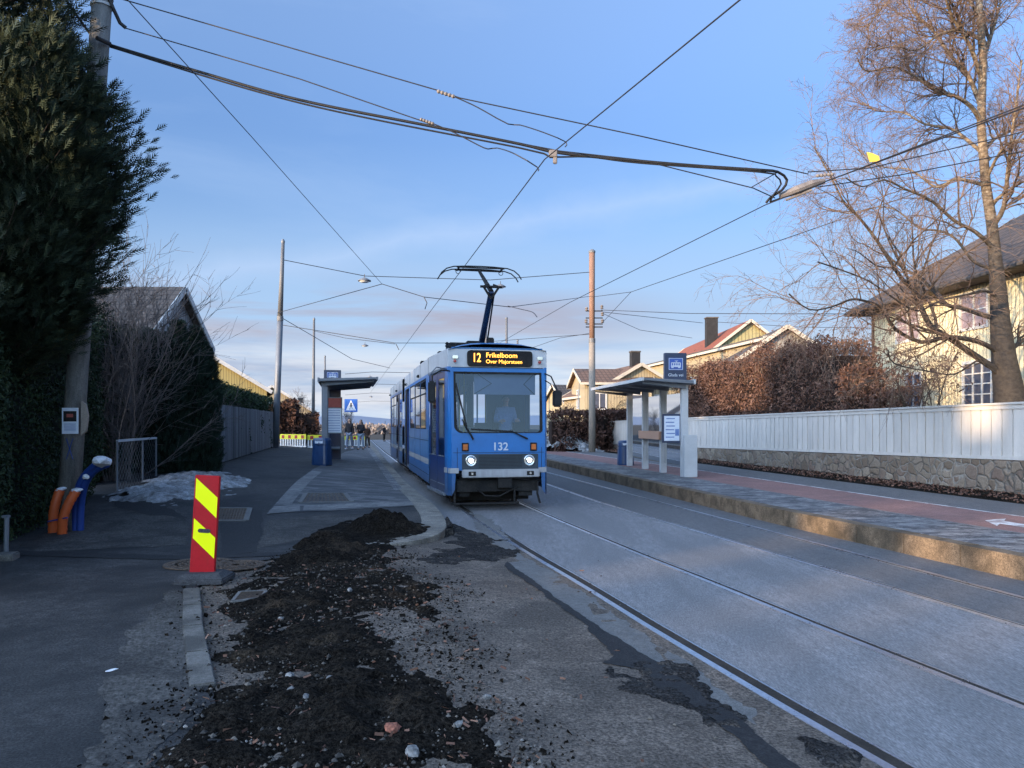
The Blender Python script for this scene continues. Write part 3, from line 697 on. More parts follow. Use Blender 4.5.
for nm_, pl_ in (('spill', TAR_tar_spill), ('tongue', TAR_tar_tongue)):
    o_ = heap('crumbled_asphalt', pxy(pl_, GC), zs, M['tar_loose'], .032, .008, (), .16, .012, .34, 7); tag(o_, {'spill':'dark crumbled asphalt spread between the platform nose and the rail','tongue':'dark crumbled asphalt tongue along the near rail'}[nm_], 'asphalt debris', kind='stuff')
p = GL(372,534); q = GL(330,528)
hp = heap('soil_heap', pxy([(290,548),(310,530),(345,520),(390,517),(432,524),(436,533),(405,541),(385,550),(340,556),(300,558)], GL), lambda x, y: zL(x,y), M['soil'], .035, .015,
     [(GL(378,531).x, GL(384,530).y, .62, .24), (GL(398,531).x, GL(398,531).y, .5, .10), (GL(328,546).x, GL(328,546).y, .55, .17), (GL(352,552).x, GL(352,552).y, .5, .10)], .2, .022, .1, 4)
tag(hp, 'lumpy heap of black soil on the rounded end of the left platform', 'soil heap')
# individual stones and litter, then gravel as stuff
def stone(name, p, s, mat, label, cat='stone', flatz=.6, group=None):
    bm = bmesh.new(); bmesh.ops.create_icosphere(bm, subdivisions=2, radius=1)
    k = rnd.uniform(0, 99)
    for v in bm.verts:
        v.co *= 1+.35*mn.noise(v.co*1.3+Vector((k,0,0))); v.co = Vector((v.co.x*s, v.co.y*s*.7, v.co.z*s*flatz))
    me = bpy.data.meshes.new(name); bm.to_mesh(me); bm.free()
    o = link(name, me, mat); o.location = p+Vector((0,0,s*flatz*.5+.03)); o.rotation_euler = (rnd.uniform(-.3,.3), rnd.uniform(-.3,.3), rnd.uniform(0,6))
    return tag(o, label, cat, group)
gs = 'pale stones lying on the dark soil'
for (px, py, s, lab) in [(412,760,.048,'rounded grey stone at the lowest edge of the soil strip'),(290,682,.04,'whitish flat stone chip left of the middle of the soil strip'),(291,699,.045,'white angular chip just below another white chip on the soil'),
    (306,703,.03,'narrow grey chip standing on edge in the soil'),(330,684,.03,'small pale pebble half sunk in the centre of the soil strip'),(337,730,.035,'grey oval stone near the red brick fragment'),(350,594,.035,'pale stone on the soil below the platform end'),
    (281,623,.03,'light stone in the soil close to the marker board'),(458,731,.03,'pale round stone at the right rim of the soil'),(487,703,.028,'whitish stone where soil meets worn asphalt'),(398,720,.022,'small white pebble above the brick fragment')]:
    stone('stone', GC(px, py), s, M['stone'], lab, group=gs)
stone('brick_fragment', GC(392,737), .055, M['brickbit'], 'reddish broken brick fragment lying on the dark soil', 'brick')
stone('paper_scrap', GL(111,671)-Vector((0,0,.028)), .04, M['plastic'], 'crumpled white paper scrap on the dark sidewalk asphalt', 'litter', .15)
n = 3600; cs = []
while len(cs) < n:
    x = rnd.uniform(-4.2, 1.2); y = 3.4+rnd.random()**1.6*7
    s = sdist(soil_poly, x, y) if rnd.random() < .999 else 1
    if s > -.1 or rnd.random() < .06 and x > xk(y): cs.append((x, y, (zc(x,y) if s < 0 else zc(x,y)+.03)))
c = np.array(cs); sz = rng.gamma(2, .0032, n)+.003
verts = []; faces = []
oct_ = np.array([[1,0,0],[-1,0,0],[0,1,0],[0,-1,0],[0,0,.7],[0,0,-.7]])
of = [(0,2,4),(2,1,4),(1,3,4),(3,0,4),(2,0,5),(1,2,5),(3,1,5),(0,3,5)]
for i in range(n):
    a = rnd.uniform(0,6); ca, sa = math.cos(a), math.sin(a); st = rnd.uniform(.5,1)
    for o_ in oct_:
        x_, y_ = o_[0], o_[1]*st; verts.append((c[i,0]+(x_*ca-y_*sa)*sz[i], c[i,1]+(x_*sa+y_*ca)*sz[i], c[i,2]+sz[i]*(o_[2]+.3)))
    faces += [tuple(i*6+k for k in f) for f in of]
mb = MB(); mb.v = verts; mb.f = faces
M['gravel'] = leafmat('gravel_mix', [(0,(.02,.018,.016)),(.5,(.06,.055,.05)),(.8,(.14,.12,.10)),(1,(.30,.29,.28))], clump=3)
tag(mb.build('gravel', M['gravel']), 'small gravel and crumbs of asphalt scattered over the dug up strip', 'gravel', kind='stuff')
# crumbs of soil thinning out around the strip
n = 5200; cs2 = []
while len(cs2) < n:
    i_ = rnd.randrange(len(soil_poly)); a_ = soil_poly[i_]; b_ = soil_poly[(i_+1) % len(soil_poly)]; t_ = rnd.random()
    x = a_[0]+(b_[0]-a_[0])*t_+rnd.gauss(0,.16); y = a_[1]+(b_[1]-a_[1])*t_+rnd.gauss(0,.20)
    if y > 3.4: cs2.append((x, y, zs(x,y)+.004 if x < xk(y)+.1 else zc(x,y)+.003))
c2_ = np.array(cs2); u = rand_dirs(n); u[:,2] = abs(u[:,2])*.7; u = unit(u)*rng.gamma(2,.0028,(n,1)); v = unit(np.cross(u, rand_dirs(n)))*np.linalg.norm(u,axis=1,keepdims=True)*.8
tag(quad_cloud('soil_crumbs', c2_, u, v, M['soil']), 'loose crumbs of soil strewn around the edge of the dug up strip', 'crumbs', kind='stuff')
# old leaves and sticks
n = 700; ii = rng.integers(0, len(cs), n); c = np.array(cs)[ii]+rng.normal(0,.03,(n,3))*[1,1,.1]+[0,0,.012]
u = rand_dirs(n)*[1,1,.3]; u = unit(u)*rng.uniform(.008,.03,(n,1)); v = unit(np.cross(u, rand_dirs(n)))*rng.uniform(.002,.009,(n,1))
tag(quad_cloud('plant_debris', c, u, v, M['leaf']), 'dead leaves and bits of root on the dark soil', 'debris', kind='stuff')
# dirty snow by the left fence
sn = heap('dirty_snow', pxy([(112,497),(120,490),(150,483),(172,475),(185,471),(222,472),(238,478),(246,486),(228,495),(205,492),(190,500),(168,505),(140,502),(122,500)], GL), zL, M['snow'], .05, .012,
   [(GL(150,492).x,GL(150,492).y,1.2,.11),(GL(185,480).x,GL(185,480).y,1.6,.10),(GL(215,480).x,GL(215,480).y,1.2,.05)], .35, .03, .7, 5, sm=True)
tag(sn, 'dirty melting snow piled along the left fence', 'snow', kind='stuff')
dk = patch('wet_asphalt', [(110,500),(165,506),(188,518),(150,515),(118,508)], M['tar'], .006, amp=.08, **PL)
# pile of rubble and snow on the right platform
pr = G(571,451,PR)
rb = heap('rubble_pile', [(pr.x-2.2,pr.y-.4),(pr.x+1.6,pr.y-1.2),(pr.x+2.0,pr.y+.6),(pr.x+.5,pr.y+2.0),(pr.x-2.5,pr.y+2)], lambda x, y: PR, M['snow'], .10, .1, [(pr.x-.6,pr.y+.5,1.9,.75),(pr.x+.6,pr.y+.3,1.3,.35)], .4, .16, .3, 3)
tag(rb, 'pile of grey rubble and old snow in front of the dark hedge across the tracks', 'rubble pile')
# covers and gratings
def cover(name, p, r, label):
    o = empty(name, p, 0, label, 'manhole cover')
    MB().lathe([(r,0),(r,.012),(r*.86,.012),(r*.85,.006),(r*.02,.006)], 32).build('frame_ring', M['iron'], o)
    m = MB()
    for k in range(4): m.lathe([(r*(.75-.17*k),.006),(r*(.75-.17*k),.013),(r*(.68-.17*k),.013),(r*(.68-.17*k),.006)], 28)
    for k in range(12):
        a = k*math.pi/6; m.box((math.cos(a)*r*.5, math.sin(a)*r*.5, .009), (r*.7,.02,.006), a)
    m.build('lid', M['iron'], o)
cover('manhole_cover', GL(198,566)+Vector((-.03,.1,.006)), .40, 'round rusty manhole cover half under the red and yellow marker board')
cover('manhole_cover', GL(236,566)+Vector((0,0,.006)), .34, 'round brown manhole cover just right of the marker board base')
def grating(name, pts, zf, label, fr=.09, mat='iron'):
    cx = sum(p.x for p in pts)/4; cy = sum(p.y for p in pts)/4; o = empty(name, (cx,cy,zf(cx,cy)), 0, label, 'drain grate')
    P_ = [Vector((p.x-cx, p.y-cy, zf(p.x,p.y)-zf(cx,cy))) for p in pts]
    def at(u, v): return P_[0].lerp(P_[1], u).lerp(P_[3].lerp(P_[2], u), v)
    m = MB()
    for a, b in ((0,1),(1,2),(2,3),(3,0)): m.beam(P_[a]+Vector((0,0,.01)), P_[b]+Vector((0,0,.01)), fr, .016)
    m.build('frame', M['patch'], o)
    m = MB(); m.add([at(0,0)+Vector((0,0,.006)), at(1,0)+Vector((0,0,.006)), at(1,1)+Vector((0,0,.006)), at(0,1)+Vector((0,0,.006))], [(0,1,2,3)])
    for k in range(1, 12): m.beam(at(k/12,0)+Vector((0,0,.010)), at(k/12,1)+Vector((0,0,.010)), .03, .012)
    for k in range(1, 8): m.beam(at(0,k/8)+Vector((0,0,.009)), at(1,k/8)+Vector((0,0,.009)), .03, .012)
    m.build('grid', M[mat], o); return o
grating('drain_grate', [GL(212,521),(GL(246,521)),GL(250,508.5),GL(216,508.5)], zL, 'square brown cover with pale frame set in the tarmac behind the marker board')
grating('drain_grate', [GL(300,503),(GL(352,502)),GL(345,493.5),GL(306,493.5)], zL, 'rectangular brown cover with pale ends set in the left platform paving')
grating('drain_grate', [GC(232,608),(GC(262,604)),GC(266,597),GC(240,598)], lambda x, y: zc(x,y)+.05, 'cast iron gully grate half buried in the soil near the loose kerb', .03)

# ================================================================ vegetation makers
def leaf_box(name, boxes, n, size, mat, parent=None, up=0., jit=.12, shell=.55, top=None):
    """leaves spread through and over a hedge: boxes of (p0, p1, width, z0, z1) along a line"""
    Cs = []; tot = sum((Vector(b[1])-Vector(b[0])).length*(b[4]-b[3]) for b in boxes)
    for p0, p1, w, z0, z1 in boxes:
        p0, p1 = np.array(p0, float), np.array(p1, float); L = np.linalg.norm(p1-p0); k = int(n*L*(z1-z0)/tot)
        d = (p1-p0)/L; nrm = np.array([-d[1], d[0]])
        t = rng.random(k); s = rng.uniform(-1,1,k); z = rng.random(k)
        out = rng.random(k) < shell; face = rng.random(k)
        s = np.where(out & (face < .72), np.sign(s)*rng.uniform(.8,1.08,k), s)
        z = np.where(out & (face >= .72), rng.uniform(.93,1.04,k), z)
        xy = p0+(d[None]*(t*L)[:,None])+nrm[None]*(s*w/2)[:,None]
        zz = z0+(z1-z0)*z
        c = np.column_stack([xy, zz])
        b = np.array([mn.noise(Vector((float(a[0])*1.1,float(a[1])*1.1,float(a[2])*1.1))) for a in c])
        c[:,:2] += nrm[None]*(b*jit*np.sign(s)*2)[:,None]; c[:,2] += b*jit*1.3*z
        Cs.append(c)
    c = np.vstack(Cs); k = len(c); u = rand_dirs(k); u[:,2] = u[:,2]+up; u = unit(u)*size*rng.uniform(.6,1.3,(k,1))
    v = unit(np.cross(u, rand_dirs(k)))*np.linalg.norm(u,axis=1,keepdims=True)*.45
    return quad_cloud(name, c, u, v, mat, parent, .5)
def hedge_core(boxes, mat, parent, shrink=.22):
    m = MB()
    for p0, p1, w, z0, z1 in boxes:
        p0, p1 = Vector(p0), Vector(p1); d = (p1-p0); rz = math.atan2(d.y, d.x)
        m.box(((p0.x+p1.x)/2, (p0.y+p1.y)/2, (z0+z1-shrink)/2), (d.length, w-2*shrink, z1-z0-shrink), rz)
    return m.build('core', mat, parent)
def sprays(name, centers, dirs, size, mat, parent=None, fan=5):
    """flat conifer sprays, each a small fan of narrow leaflets"""
    n = len(centers); nrm = unit(np.cross(dirs, rand_dirs(n))); side = np.cross(dirs, nrm)
    Cs, Us, Vs = [], [], []; sz = (size*rng.uniform(.6,1.35,n))[:,None]
    for k in range(fan):
        a = (k-(fan-1)/2)*.42; al = abs(a)
        d = dirs*math.cos(a)+side*math.sin(a); o = centers+dirs*sz*(.35*(1-al))
        Cs.append(o+d*sz*.35); Us.append(d*sz*(.42-.12*al)); Vs.append(np.cross(d, nrm)*sz*.075)
    return quad_cloud(name, np.vstack(Cs), np.vstack(Us), np.vstack(Vs), mat, parent, .35)
def ferns(name, centers, dirs, size, mat, parent=None, pairs=4):
    """feathery conifer sprays: a thin axis with narrow leaflets to both sides, shorter toward the tip"""
    n = len(centers); nrm = unit(np.cross(dirs, rand_dirs(n))); side = np.cross(dirs, nrm)
    Cs, Us, Vs = [centers+dirs*(size*.5)], [dirs*(size*.55)], [np.cross(dirs, nrm)*size*.030]
    sz = (size*rng.uniform(.7,1.35,n))[:,None]; Cs[0] = centers+dirs*sz*.5; Us[0] = dirs*sz*.56; Vs[0] = side*sz*.035
    for k in range(pairs):
        t = .12+.78*k/pairs; L = .50*(1-.72*t)
        for s_ in (-1,1):
            a = .75-.25*t; d = dirs*math.cos(a)+side*(s_*math.sin(a)); d = unit(d+nrm*rng.normal(0,.12,(n,1))+np.array([0,0,-.06]))
            Cs.append(centers+dirs*sz*t+d*sz*L*.5); Us.append(d*sz*L*.5); Vs.append(np.cross(d, nrm)*sz*.042)
    return quad_cloud(name, np.vstack(Cs), np.vstack(Us), np.vstack(Vs), mat, parent, .3)
class Tree:
    def __init__(s, seed): s.r = random.Random(seed); s.limb = MB(); s.twig = MB(); s.nt = 0
    def grow(s, p, d, L, r, level, maxl, droop=.0, wob=.25, kids=(5,8,7), up=.15, spread=(.5,1.0), twr=.006, ratio=(.35,.6)):
        R_ = s.r; n = max(3, int(5+L*1.5) if level < maxl else 4); p = Vector(p); d = Vector(d).normalized(); pts = [p.copy()]; st = L/n
        ds = []
        for i in range(n):
            w = Vector((R_.gauss(0,1), R_.gauss(0,1), R_.gauss(0,1)))*wob
            grav = Vector((0,0,-droop*(i/n)*(1.6 if level >= maxl-1 else .4)+up*(level < maxl-1)))
            d = (d+w*.5+grav*.5).normalized(); p = p+d*st; pts.append(p.copy()); ds.append(d.copy())
        rad = [max(twr*.55, r*(1-.75*i/n)) for i in range(n+1)]
        (s.limb if r > .022 else s.twig).tube(pts, rad, 6 if r > .05 else (4 if r > .015 else 3), caps=False); s.nt += 1
        if level < maxl: s.kids(pts, rad, L, level, maxl, droop, wob, kids, up, spread, twr, ratio)
        return pts
    def kids(s, pts, rad, L, level, maxl, droop, wob, kids, up, spread, twr, ratio):
        R_ = s.r; k = kids[min(level, len(kids)-1)]; n = len(pts)-1
        for j in range(k):
            t = (.18+.82*(j+R_.random())/k)*n*.999; i = int(t); f = t-i
            q = pts[i].lerp(pts[i+1], f); dd = (pts[i+1]-pts[i]).normalized()
            o = dd.orthogonal().normalized(); o.rotate(Matrix.Rotation(R_.uniform(0,6.28), 3, dd))
            a = R_.uniform(*spread); nd = dd*math.cos(a)+o*math.sin(a)
            s.grow(q, nd, L*R_.uniform(*ratio)*(1.15-.5*t/n), max(twr, rad[i]*R_.uniform(.45,.65)), level+1, maxl, droop, wob, kids, up, spread, twr, ratio)
# ================================================================ left side: conifer, hedges, shrubs, fence
def big_conifer():
    o = empty('conifer_tree', (-8.0,11.4,.2), 0, 'huge dark ragged conifer filling the upper left behind and around the concrete pole', 'tree')
    MB().tube([(0,0,0),(.05,0,4),(0,.05,9),(.05,0,12.5)], [.28,.22,.12,.02], 10).build('trunk', M['darktwig'], o, sm=True)
    r = random.Random(5); br = MB(); C_, D_ = [], []
    prof = [(2.3,1.0),(2.7,1.5),(3.3,1.95),(4.2,2.25),(5.3,2.45),(6.1,2.25),(6.7,1.85),(7.3,1.6),(8.4,1.65),(9.3,1.5),(11,1.1),(12.6,.25)]
    def Rz(z):
        for (a, ra), (b, rb) in zip(prof, prof[1:]):
            if a <= z <= b: return ra+(rb-ra)*(z-a)/(b-a)
        return prof[0][1] if z < prof[0][0] else .2
    for i in range(420):
        z = 2.2+10.2*(i+r.random())/300; a = r.uniform(0, 2*math.pi); L = Rz(min(z,12.4))*(.80+.34*math.sin(i*.37+a*2)**2*r.uniform(.5,1))
        if i >= 300: z = 3.0+4.2*(i-300)/120; a = r.uniform(-.65,.25); L = Rz(z)*r.uniform(.8,1.02)
        zz = z-L*.10; p = Vector((0,0,zz-.2)); d = Vector((math.cos(a), math.sin(a), .05)).normalized(); pts = [p.copy()]; n = 7
        for k in range(n):
            d = (d+Vector((r.gauss(0,.10), r.gauss(0,.10), .05+.04*k*.5))).normalized(); p = p+d*L/n; pts.append(p.copy())
        br.tube(pts, [.035*(1-k/(n+1)) for k in range(n+1)], 4, caps=False)
        m = int(135*L/2.2)
        for k in range(m):
            t = .22+.78*(k+r.random())/m; f = t*n*.999; j = int(f); q = pts[j].lerp(pts[j+1], f-j); dd = (pts[j+1]-pts[j]).normalized()
            w = (.07+.27*math.sin(min(1, t*1.05)*math.pi*.85))*(L/2.4)
            off = Vector((r.gauss(0,1), r.gauss(0,1), r.gauss(0,.55)-.15))*w*.75
            q = q+off; dv = (dd*.9+off.normalized()*.7+Vector((0,0,.28))).normalized(); C_.append(q); D_.append(dv)
    br.build('branches', M['darktwig'], o)
    C_ = np.array([tuple(c) for c in C_]); D_ = np.array([tuple(c) for c in D_])
    ob = ferns('foliage', C_, D_, .19, M['thuja'], o, 4)
    print('conifer sprays', len(C_))
big_conifer()
def hedge(name, label, boxes, n, size, mat='hedge', cat='hedge', core='core', up=.4, jit=.12, cshr=.22, group=None):
    o = empty(name, (0,0,0), 0, label, cat, group)
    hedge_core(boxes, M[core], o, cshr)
    leaf_box('foliage', boxes, n, size, M[mat], o, up, jit); return o
hedge('tall_hedge', 'tall dark evergreen hedge beside the concrete pole under the big conifer',
      [((-7.15,7.2),(-7.70,10.2),1.3,.1,3.5),((-7.65,10.2),(-8.95,15.4),1.3,.1,3.7)], 95000, .030, up=.6)
def cone_clump(name, label, c, items, n, mat):
    o = empty(name, c, 0, label, 'conifer bush'); Cs, Ds = [], []; core = MB()
    for dx, dy, rr, h in items:
        core.lathe([(rr*.6,0),(rr*.72,h*.3),(rr*.6,h*.7),(rr*.1,h*.93)], 10, (dx,dy,0)); k = int(n*rr*h)
        z = rng.random(k)**.9*h; pr = np.interp(z/h, [0,.15,.6,.85,1], [.85,1,.95,.6,.08])*rr; a = rng.uniform(0,2*math.pi,k)
        q = pr*rng.uniform(.72,1.08,k); cc = np.column_stack([dx+np.cos(a)*q, dy+np.sin(a)*q, z]); Cs.append(cc)
        d = np.column_stack([np.cos(a)*.5, np.sin(a)*.5, np.full(k,.9)])+rng.normal(0,.25,(k,3)); Ds.append(unit(d))
    core.build('core', M['core'], o); ferns('foliage', np.vstack(Cs), np.vstack(Ds), .17, mat, o, 4)
cone_clump('upright_juniper', 'dark upright juniper clump between the bare shrub and the grey fence', (-8.55,19.6,.45),
   [(-.75,.1,.5,3.7),(-.40,0,.55,3.6),(.02,.1,.55,3.95),(.42,.2,.45,3.8),(-.1,-.3,.5,3.2),(.62,.4,.34,3.3)], 1700, M['juniper'])
# grey fence on the left
def plank_fence():
    a, b = Vector((-8.2,20.4,0)), Vector((-12.35,39.8,0)); L = (b-a).length; d = (b-a)/L; rz = math.atan2(d.y, d.x); n = int(L/.155)
    o = empty('plank_fence', (0,0,0), 0, 'weathered grey vertical plank fence along the left sidewalk', 'fence'); m = MB()
    for i in range(n):
        p = a+d*(i+.5)*L/n; z0 = zL(p.x, p.y)+.03; z1 = 2.43+.04*(i/n)+rnd.uniform(-.015,.015)
        m.box((p.x, p.y, (z0+z1)/2), (L/n-.012, .022+rnd.uniform(0,.006), z1-z0), rz+rnd.uniform(-.02,.02))
    m.build('planks', M['fencegrey'], o); m = MB()
    nrm = Vector((-d.y, d.x, 0))
    for zf_ in (1.0, 2.2): m.beam(a+nrm*.045+Vector((0,0,zf_)), b+nrm*.045+Vector((0,0,zf_)), .05, .09)
    m.build('rail', M['fencegrey'], o)
    for k in range(9):
        p = a+d*L*k/8+nrm*.10; MB().box((p.x, p.y, 1.4), (.09,.09,1.9), rz).build('post', M['fencegrey'], o)
plank_fence()
hedge('clipped_hedge', 'clipped green hedge rising behind the grey plank fence', [((-9.2,21.5),(-13.2,40.5),1.2,.5,3.15)], 34000, .05, 'hedge_far', up=.3, jit=.09)
# low wire fence with a metal rail
def wire_fence():
    p0, p1 = Vector((-7.95,15.6,.3)), Vector((-8.15,18.3,.4)); o = empty('wire_fence', (0,0,0), 0, 'low chain link fence with pale metal top rail beside the big hedge', 'fence')
    t0, t1 = W(117,441,15.6), W(156,438,18.3)
    MB().beam(t0, t1, .05, .05).build('top_rail', M['lightsteel'], o, .005)
    for u in (0,.62,1):
        t = t0.lerp(t1, u); MB().tube([(t.x,t.y,zL(t.x,t.y)),(t.x,t.y,t.z)], .022, 8).build('post', M['steelgrey'], o)
    m = MB(); nn = 15
    for s in (1,-1):
        for k in range(-7, nn):
            u0 = k/nn; u1 = u0+.42
            a_, b_ = max(0,u0), min(1,u1)
            if b_ <= a_: continue
            za, zb = (a_-u0)/.42, (b_-u0)/.42
            if s < 0: za, zb = 1-za, 1-zb
            A, B = t0.lerp(t1, a_), t0.lerp(t1, b_)
            m.tube([(A.x,A.y,.42+za*(A.z-.45)),(B.x,B.y,.42+zb*(B.z-.45))], .0022, 3, caps=False)
    tag(m.build('mesh', M['steelgrey'], o), kind=None)
wire_fence()
# bare shrub
def shrub():
    o = empty('bare_shrub', (-9.15,17.6,.3), 0, 'tall leafless shrub with long pinkish grey shoots behind the wire fence', 'shrub'); t = Tree(21)
    for i in range(60):
        a = t.r.uniform(0,6.28); sp_ = abs(t.r.gauss(0,.22)); p = Vector((math.cos(a)*.5*t.r.random(), math.sin(a)*.45*t.r.random(), 0))
        d = Vector((math.cos(a)*sp_-.02, math.sin(a)*sp_, 1)); H_ = t.r.uniform(2.6,5.2)
        t.grow(p, d, H_, .017, 0, 2, .02, .16, (10,6), .05, (.3,.9), .005, (.25,.5))
    # long arching shoots reaching right over the roof
    for i in range(24):
        b = W(150+t.r.uniform(-12,22), 338+t.r.uniform(-18,25), 18)-Vector((-9.15,17.6,.3)); a = t.r.uniform(-.5,1.25)
        t.grow(b, (math.sin(a), t.r.uniform(-.3,.3), math.cos(a)), t.r.uniform(1.1,2.1), .011, 1, 2, -.25, .10, (8,5), .12, (.2,.6), .005, (.2,.4))
    t.limb.build('stems', M['shrubtwig'], o); t.twig.build('twigs', M['shrubtwig'], o)
shrub()
# shady undergrowth behind the wire fence
hedge('garden_hedge', 'deep green garden hedge behind the bare shrub', [((-9.5,16.5),(-10.6,24.5),1.2,.3,4.2)], 26000, .04, 'hedge', up=.3)

# ================================================================ right side: stone wall, white fence, beech hedge
def wall_right():
    ys = [7+1.0*i for i in range(44)]; zt = lambda y: interp([(1.09,16.2),(.83,34),(.60,49.6)], y)
    mb = MB(); vs = []
    for y in ys:
        x = xw(y); vs += [(x,y,.2),(x,y,zt(y)-.03),(x+.38,y,zt(y)-.03),(x+.38,y,.2)]
    mb.add(vs, [t for i in range(len(ys)-1) for t in ((4*i,4*i+1,4*i+5,4*i+4),(4*i+1,4*i+2,4*i+6,4*i+5),(4*i+2,4*i+3,4*i+7,4*i+6))]+[(0,3,2,1)])
    tag(mb.build('stone_wall', M['rubble']), 'low rubble stone wall carrying the white board fence', 'wall')
    o = empty('board_fence', (0,0,0), 0, 'long white board fence on top of the stone wall', 'fence')
    ft = lambda y: interp([(2.31,16.2),(2.13,34),(1.98,49.6)], y)
    m = MB(); st = .30; y = 7.0
    while y < 49.5:
        a, b = y+.014, y+st-.014; n0 = Vector((.987,.163,0)); z0, z1 = zt(y)+.05, ft(y)-.05
        off = .065+rnd.uniform(0,.006)
        p = [Vector((xw(a)+off, a, 0)), Vector((xw(b)+off, b, 0))]
        q = [p[0]+n0*.022, p[1]+n0*.022]
        m.add([(v.x,v.y,z) for z in (z0,z1) for v in (p[0],p[1],q[1],q[0])], [(0,1,5,4),(1,2,6,5),(2,3,7,6),(3,0,4,7),(4,5,6,7),(3,2,1,0)])
        y += st
    m.build('boards', M['fencewhite'], o)
    def rail_(name, dz0, dz1, f, dx0, dx1):
        m = MB(); vs = []
        for y in ys[:-1]+[49.5]:
            x = xw(y); vs += [(x+dx0,y,f(y)+dz0),(x+dx0,y,f(y)+dz1),(x+dx1,y,f(y)+dz1),(x+dx1,y,f(y)+dz0)]
        n = len(vs)//4
        m.add(vs, [t for i in range(n-1) for t in ((4*i,4*i+1,4*i+5,4*i+4),(4*i+1,4*i+2,4*i+6,4*i+5),(4*i+2,4*i+3,4*i+7,4*i+6),(4*i+3,4*i,4*i+4,4*i+7))]); return m.build(name, M['fencewhite'], o)
    rail_('cap_rail', -.03, .015, ft, .01, .20); rail_('upper_rail', -.13, -.031, ft, .045, .066)
    rail_('bottom_rail', -.01, .07, zt, .03, .064)
    m = MB()
    k = 8.0
    while k < 49: m.box((xw(k)+.14, k, (zt(k)+ft(k))/2), (.09,.09,ft(k)-zt(k)-.06), -.16); k += 2.4
    m.build('posts', M['fencewhite'], o)
wall_right()
def beech():
    o = empty('beech_hedge', (0,0,0), 0, 'wide untrimmed beech hedge with withered copper leaves behind the white fence', 'hedge')
    segs = [((9.15,21.7),(9.15,23.3),1.2,.8,2.65),((9.15,23.1),(9.1,24.7),1.5,.8,3.35),((9.2,24.5),(8.95,27.5),2.0,.8,4.25),((8.95,27.4),(8.6,30.5),2.0,.8,4.5),((8.6,30.4),(8.3,33.4),1.8,.8,4.2),((8.35,33.2),(8.15,36.6),1.8,.8,4.35),((8.15,36.4),(7.85,39.6),1.7,.8,4.35),((7.85,39.4),(7.65,41.6),1.5,.8,3.9)]
    segs = [((a[0]+1.75,a[1]),(b[0]+1.75,b[1]),w,z0,z1*1.05) for a,b,w,z0,z1 in segs]
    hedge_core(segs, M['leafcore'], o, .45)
    leaf_box('foliage', segs, 90000, .046, M['leaf'], o, -.2, .3, .35)
    t = Tree(9)
    for a,b,w,z0,z1 in segs:
        for k in range(26):
            u = t.r.random(); p = Vector((a[0]+(b[0]-a[0])*u+t.r.uniform(-w,w)*.5, a[1]+(b[1]-a[1])*u, z1-.9))
            t.grow(p, (t.r.gauss(.1,.25), t.r.gauss(0,.35), 1), t.r.uniform(.9,1.7), .012, 1, 2, .05, .2, (3,3), .1, (.4,.9), .004, (.3,.5))
    t.twig.build('twigs', M['twig'], o)
    # thin leafy sprays at the near end reaching over the fence
    pts = np.array([v for v in t.twig.v]); ii = rng.integers(0, len(pts), 5200); c = pts[ii]+rng.normal(0,.05,(5200,3))
    u = rand_dirs(5200)*.042; v = unit(np.cross(u, rand_dirs(5200)))*.02
    quad_cloud('loose_leaves', c, u, v, M['leaf'], o, .5)
    t = Tree(19); base = Vector((10.9,21.0,1.0))
    for k in range(8):
        t.grow(base+Vector((t.r.uniform(-.2,1.0),t.r.uniform(-1.5,1),.9)), (t.r.gauss(.05,.3), t.r.gauss(0,.3), 1), t.r.uniform(1.2,2.9), .02, 0, 2, .05, .25, (6,4), .1, (.4,1), .005, (.3,.5))
    t.limb.build('stems', M['darktwig'], o); t.twig.build('stems_fine', M['darktwig'], o)
    pts = np.array([v for v in t.twig.v]); ii = rng.integers(0, len(pts), 500); c = pts[ii]+rng.normal(0,.05,(500,3))
    u = rand_dirs(500)*.045; v = unit(np.cross(u, rand_dirs(500)))*.022
    quad_cloud('sparse_leaves', c, u, v, M['leaf'], o, .5)
beech()
hedge('twiggy_hedge', 'dark leafless hedge behind the rubble pile across the tracks', [((2.2,44.5),(5.2,45.5),1.5,.2,2.5),((5.2,45.5),(7.4,50),1.4,.2,2.6),((7.4,50),(13,52),1.4,.2,2.7)], 15000, .10, 'brownbush', core='leafcore', up=.2, jit=.3, cshr=.5)

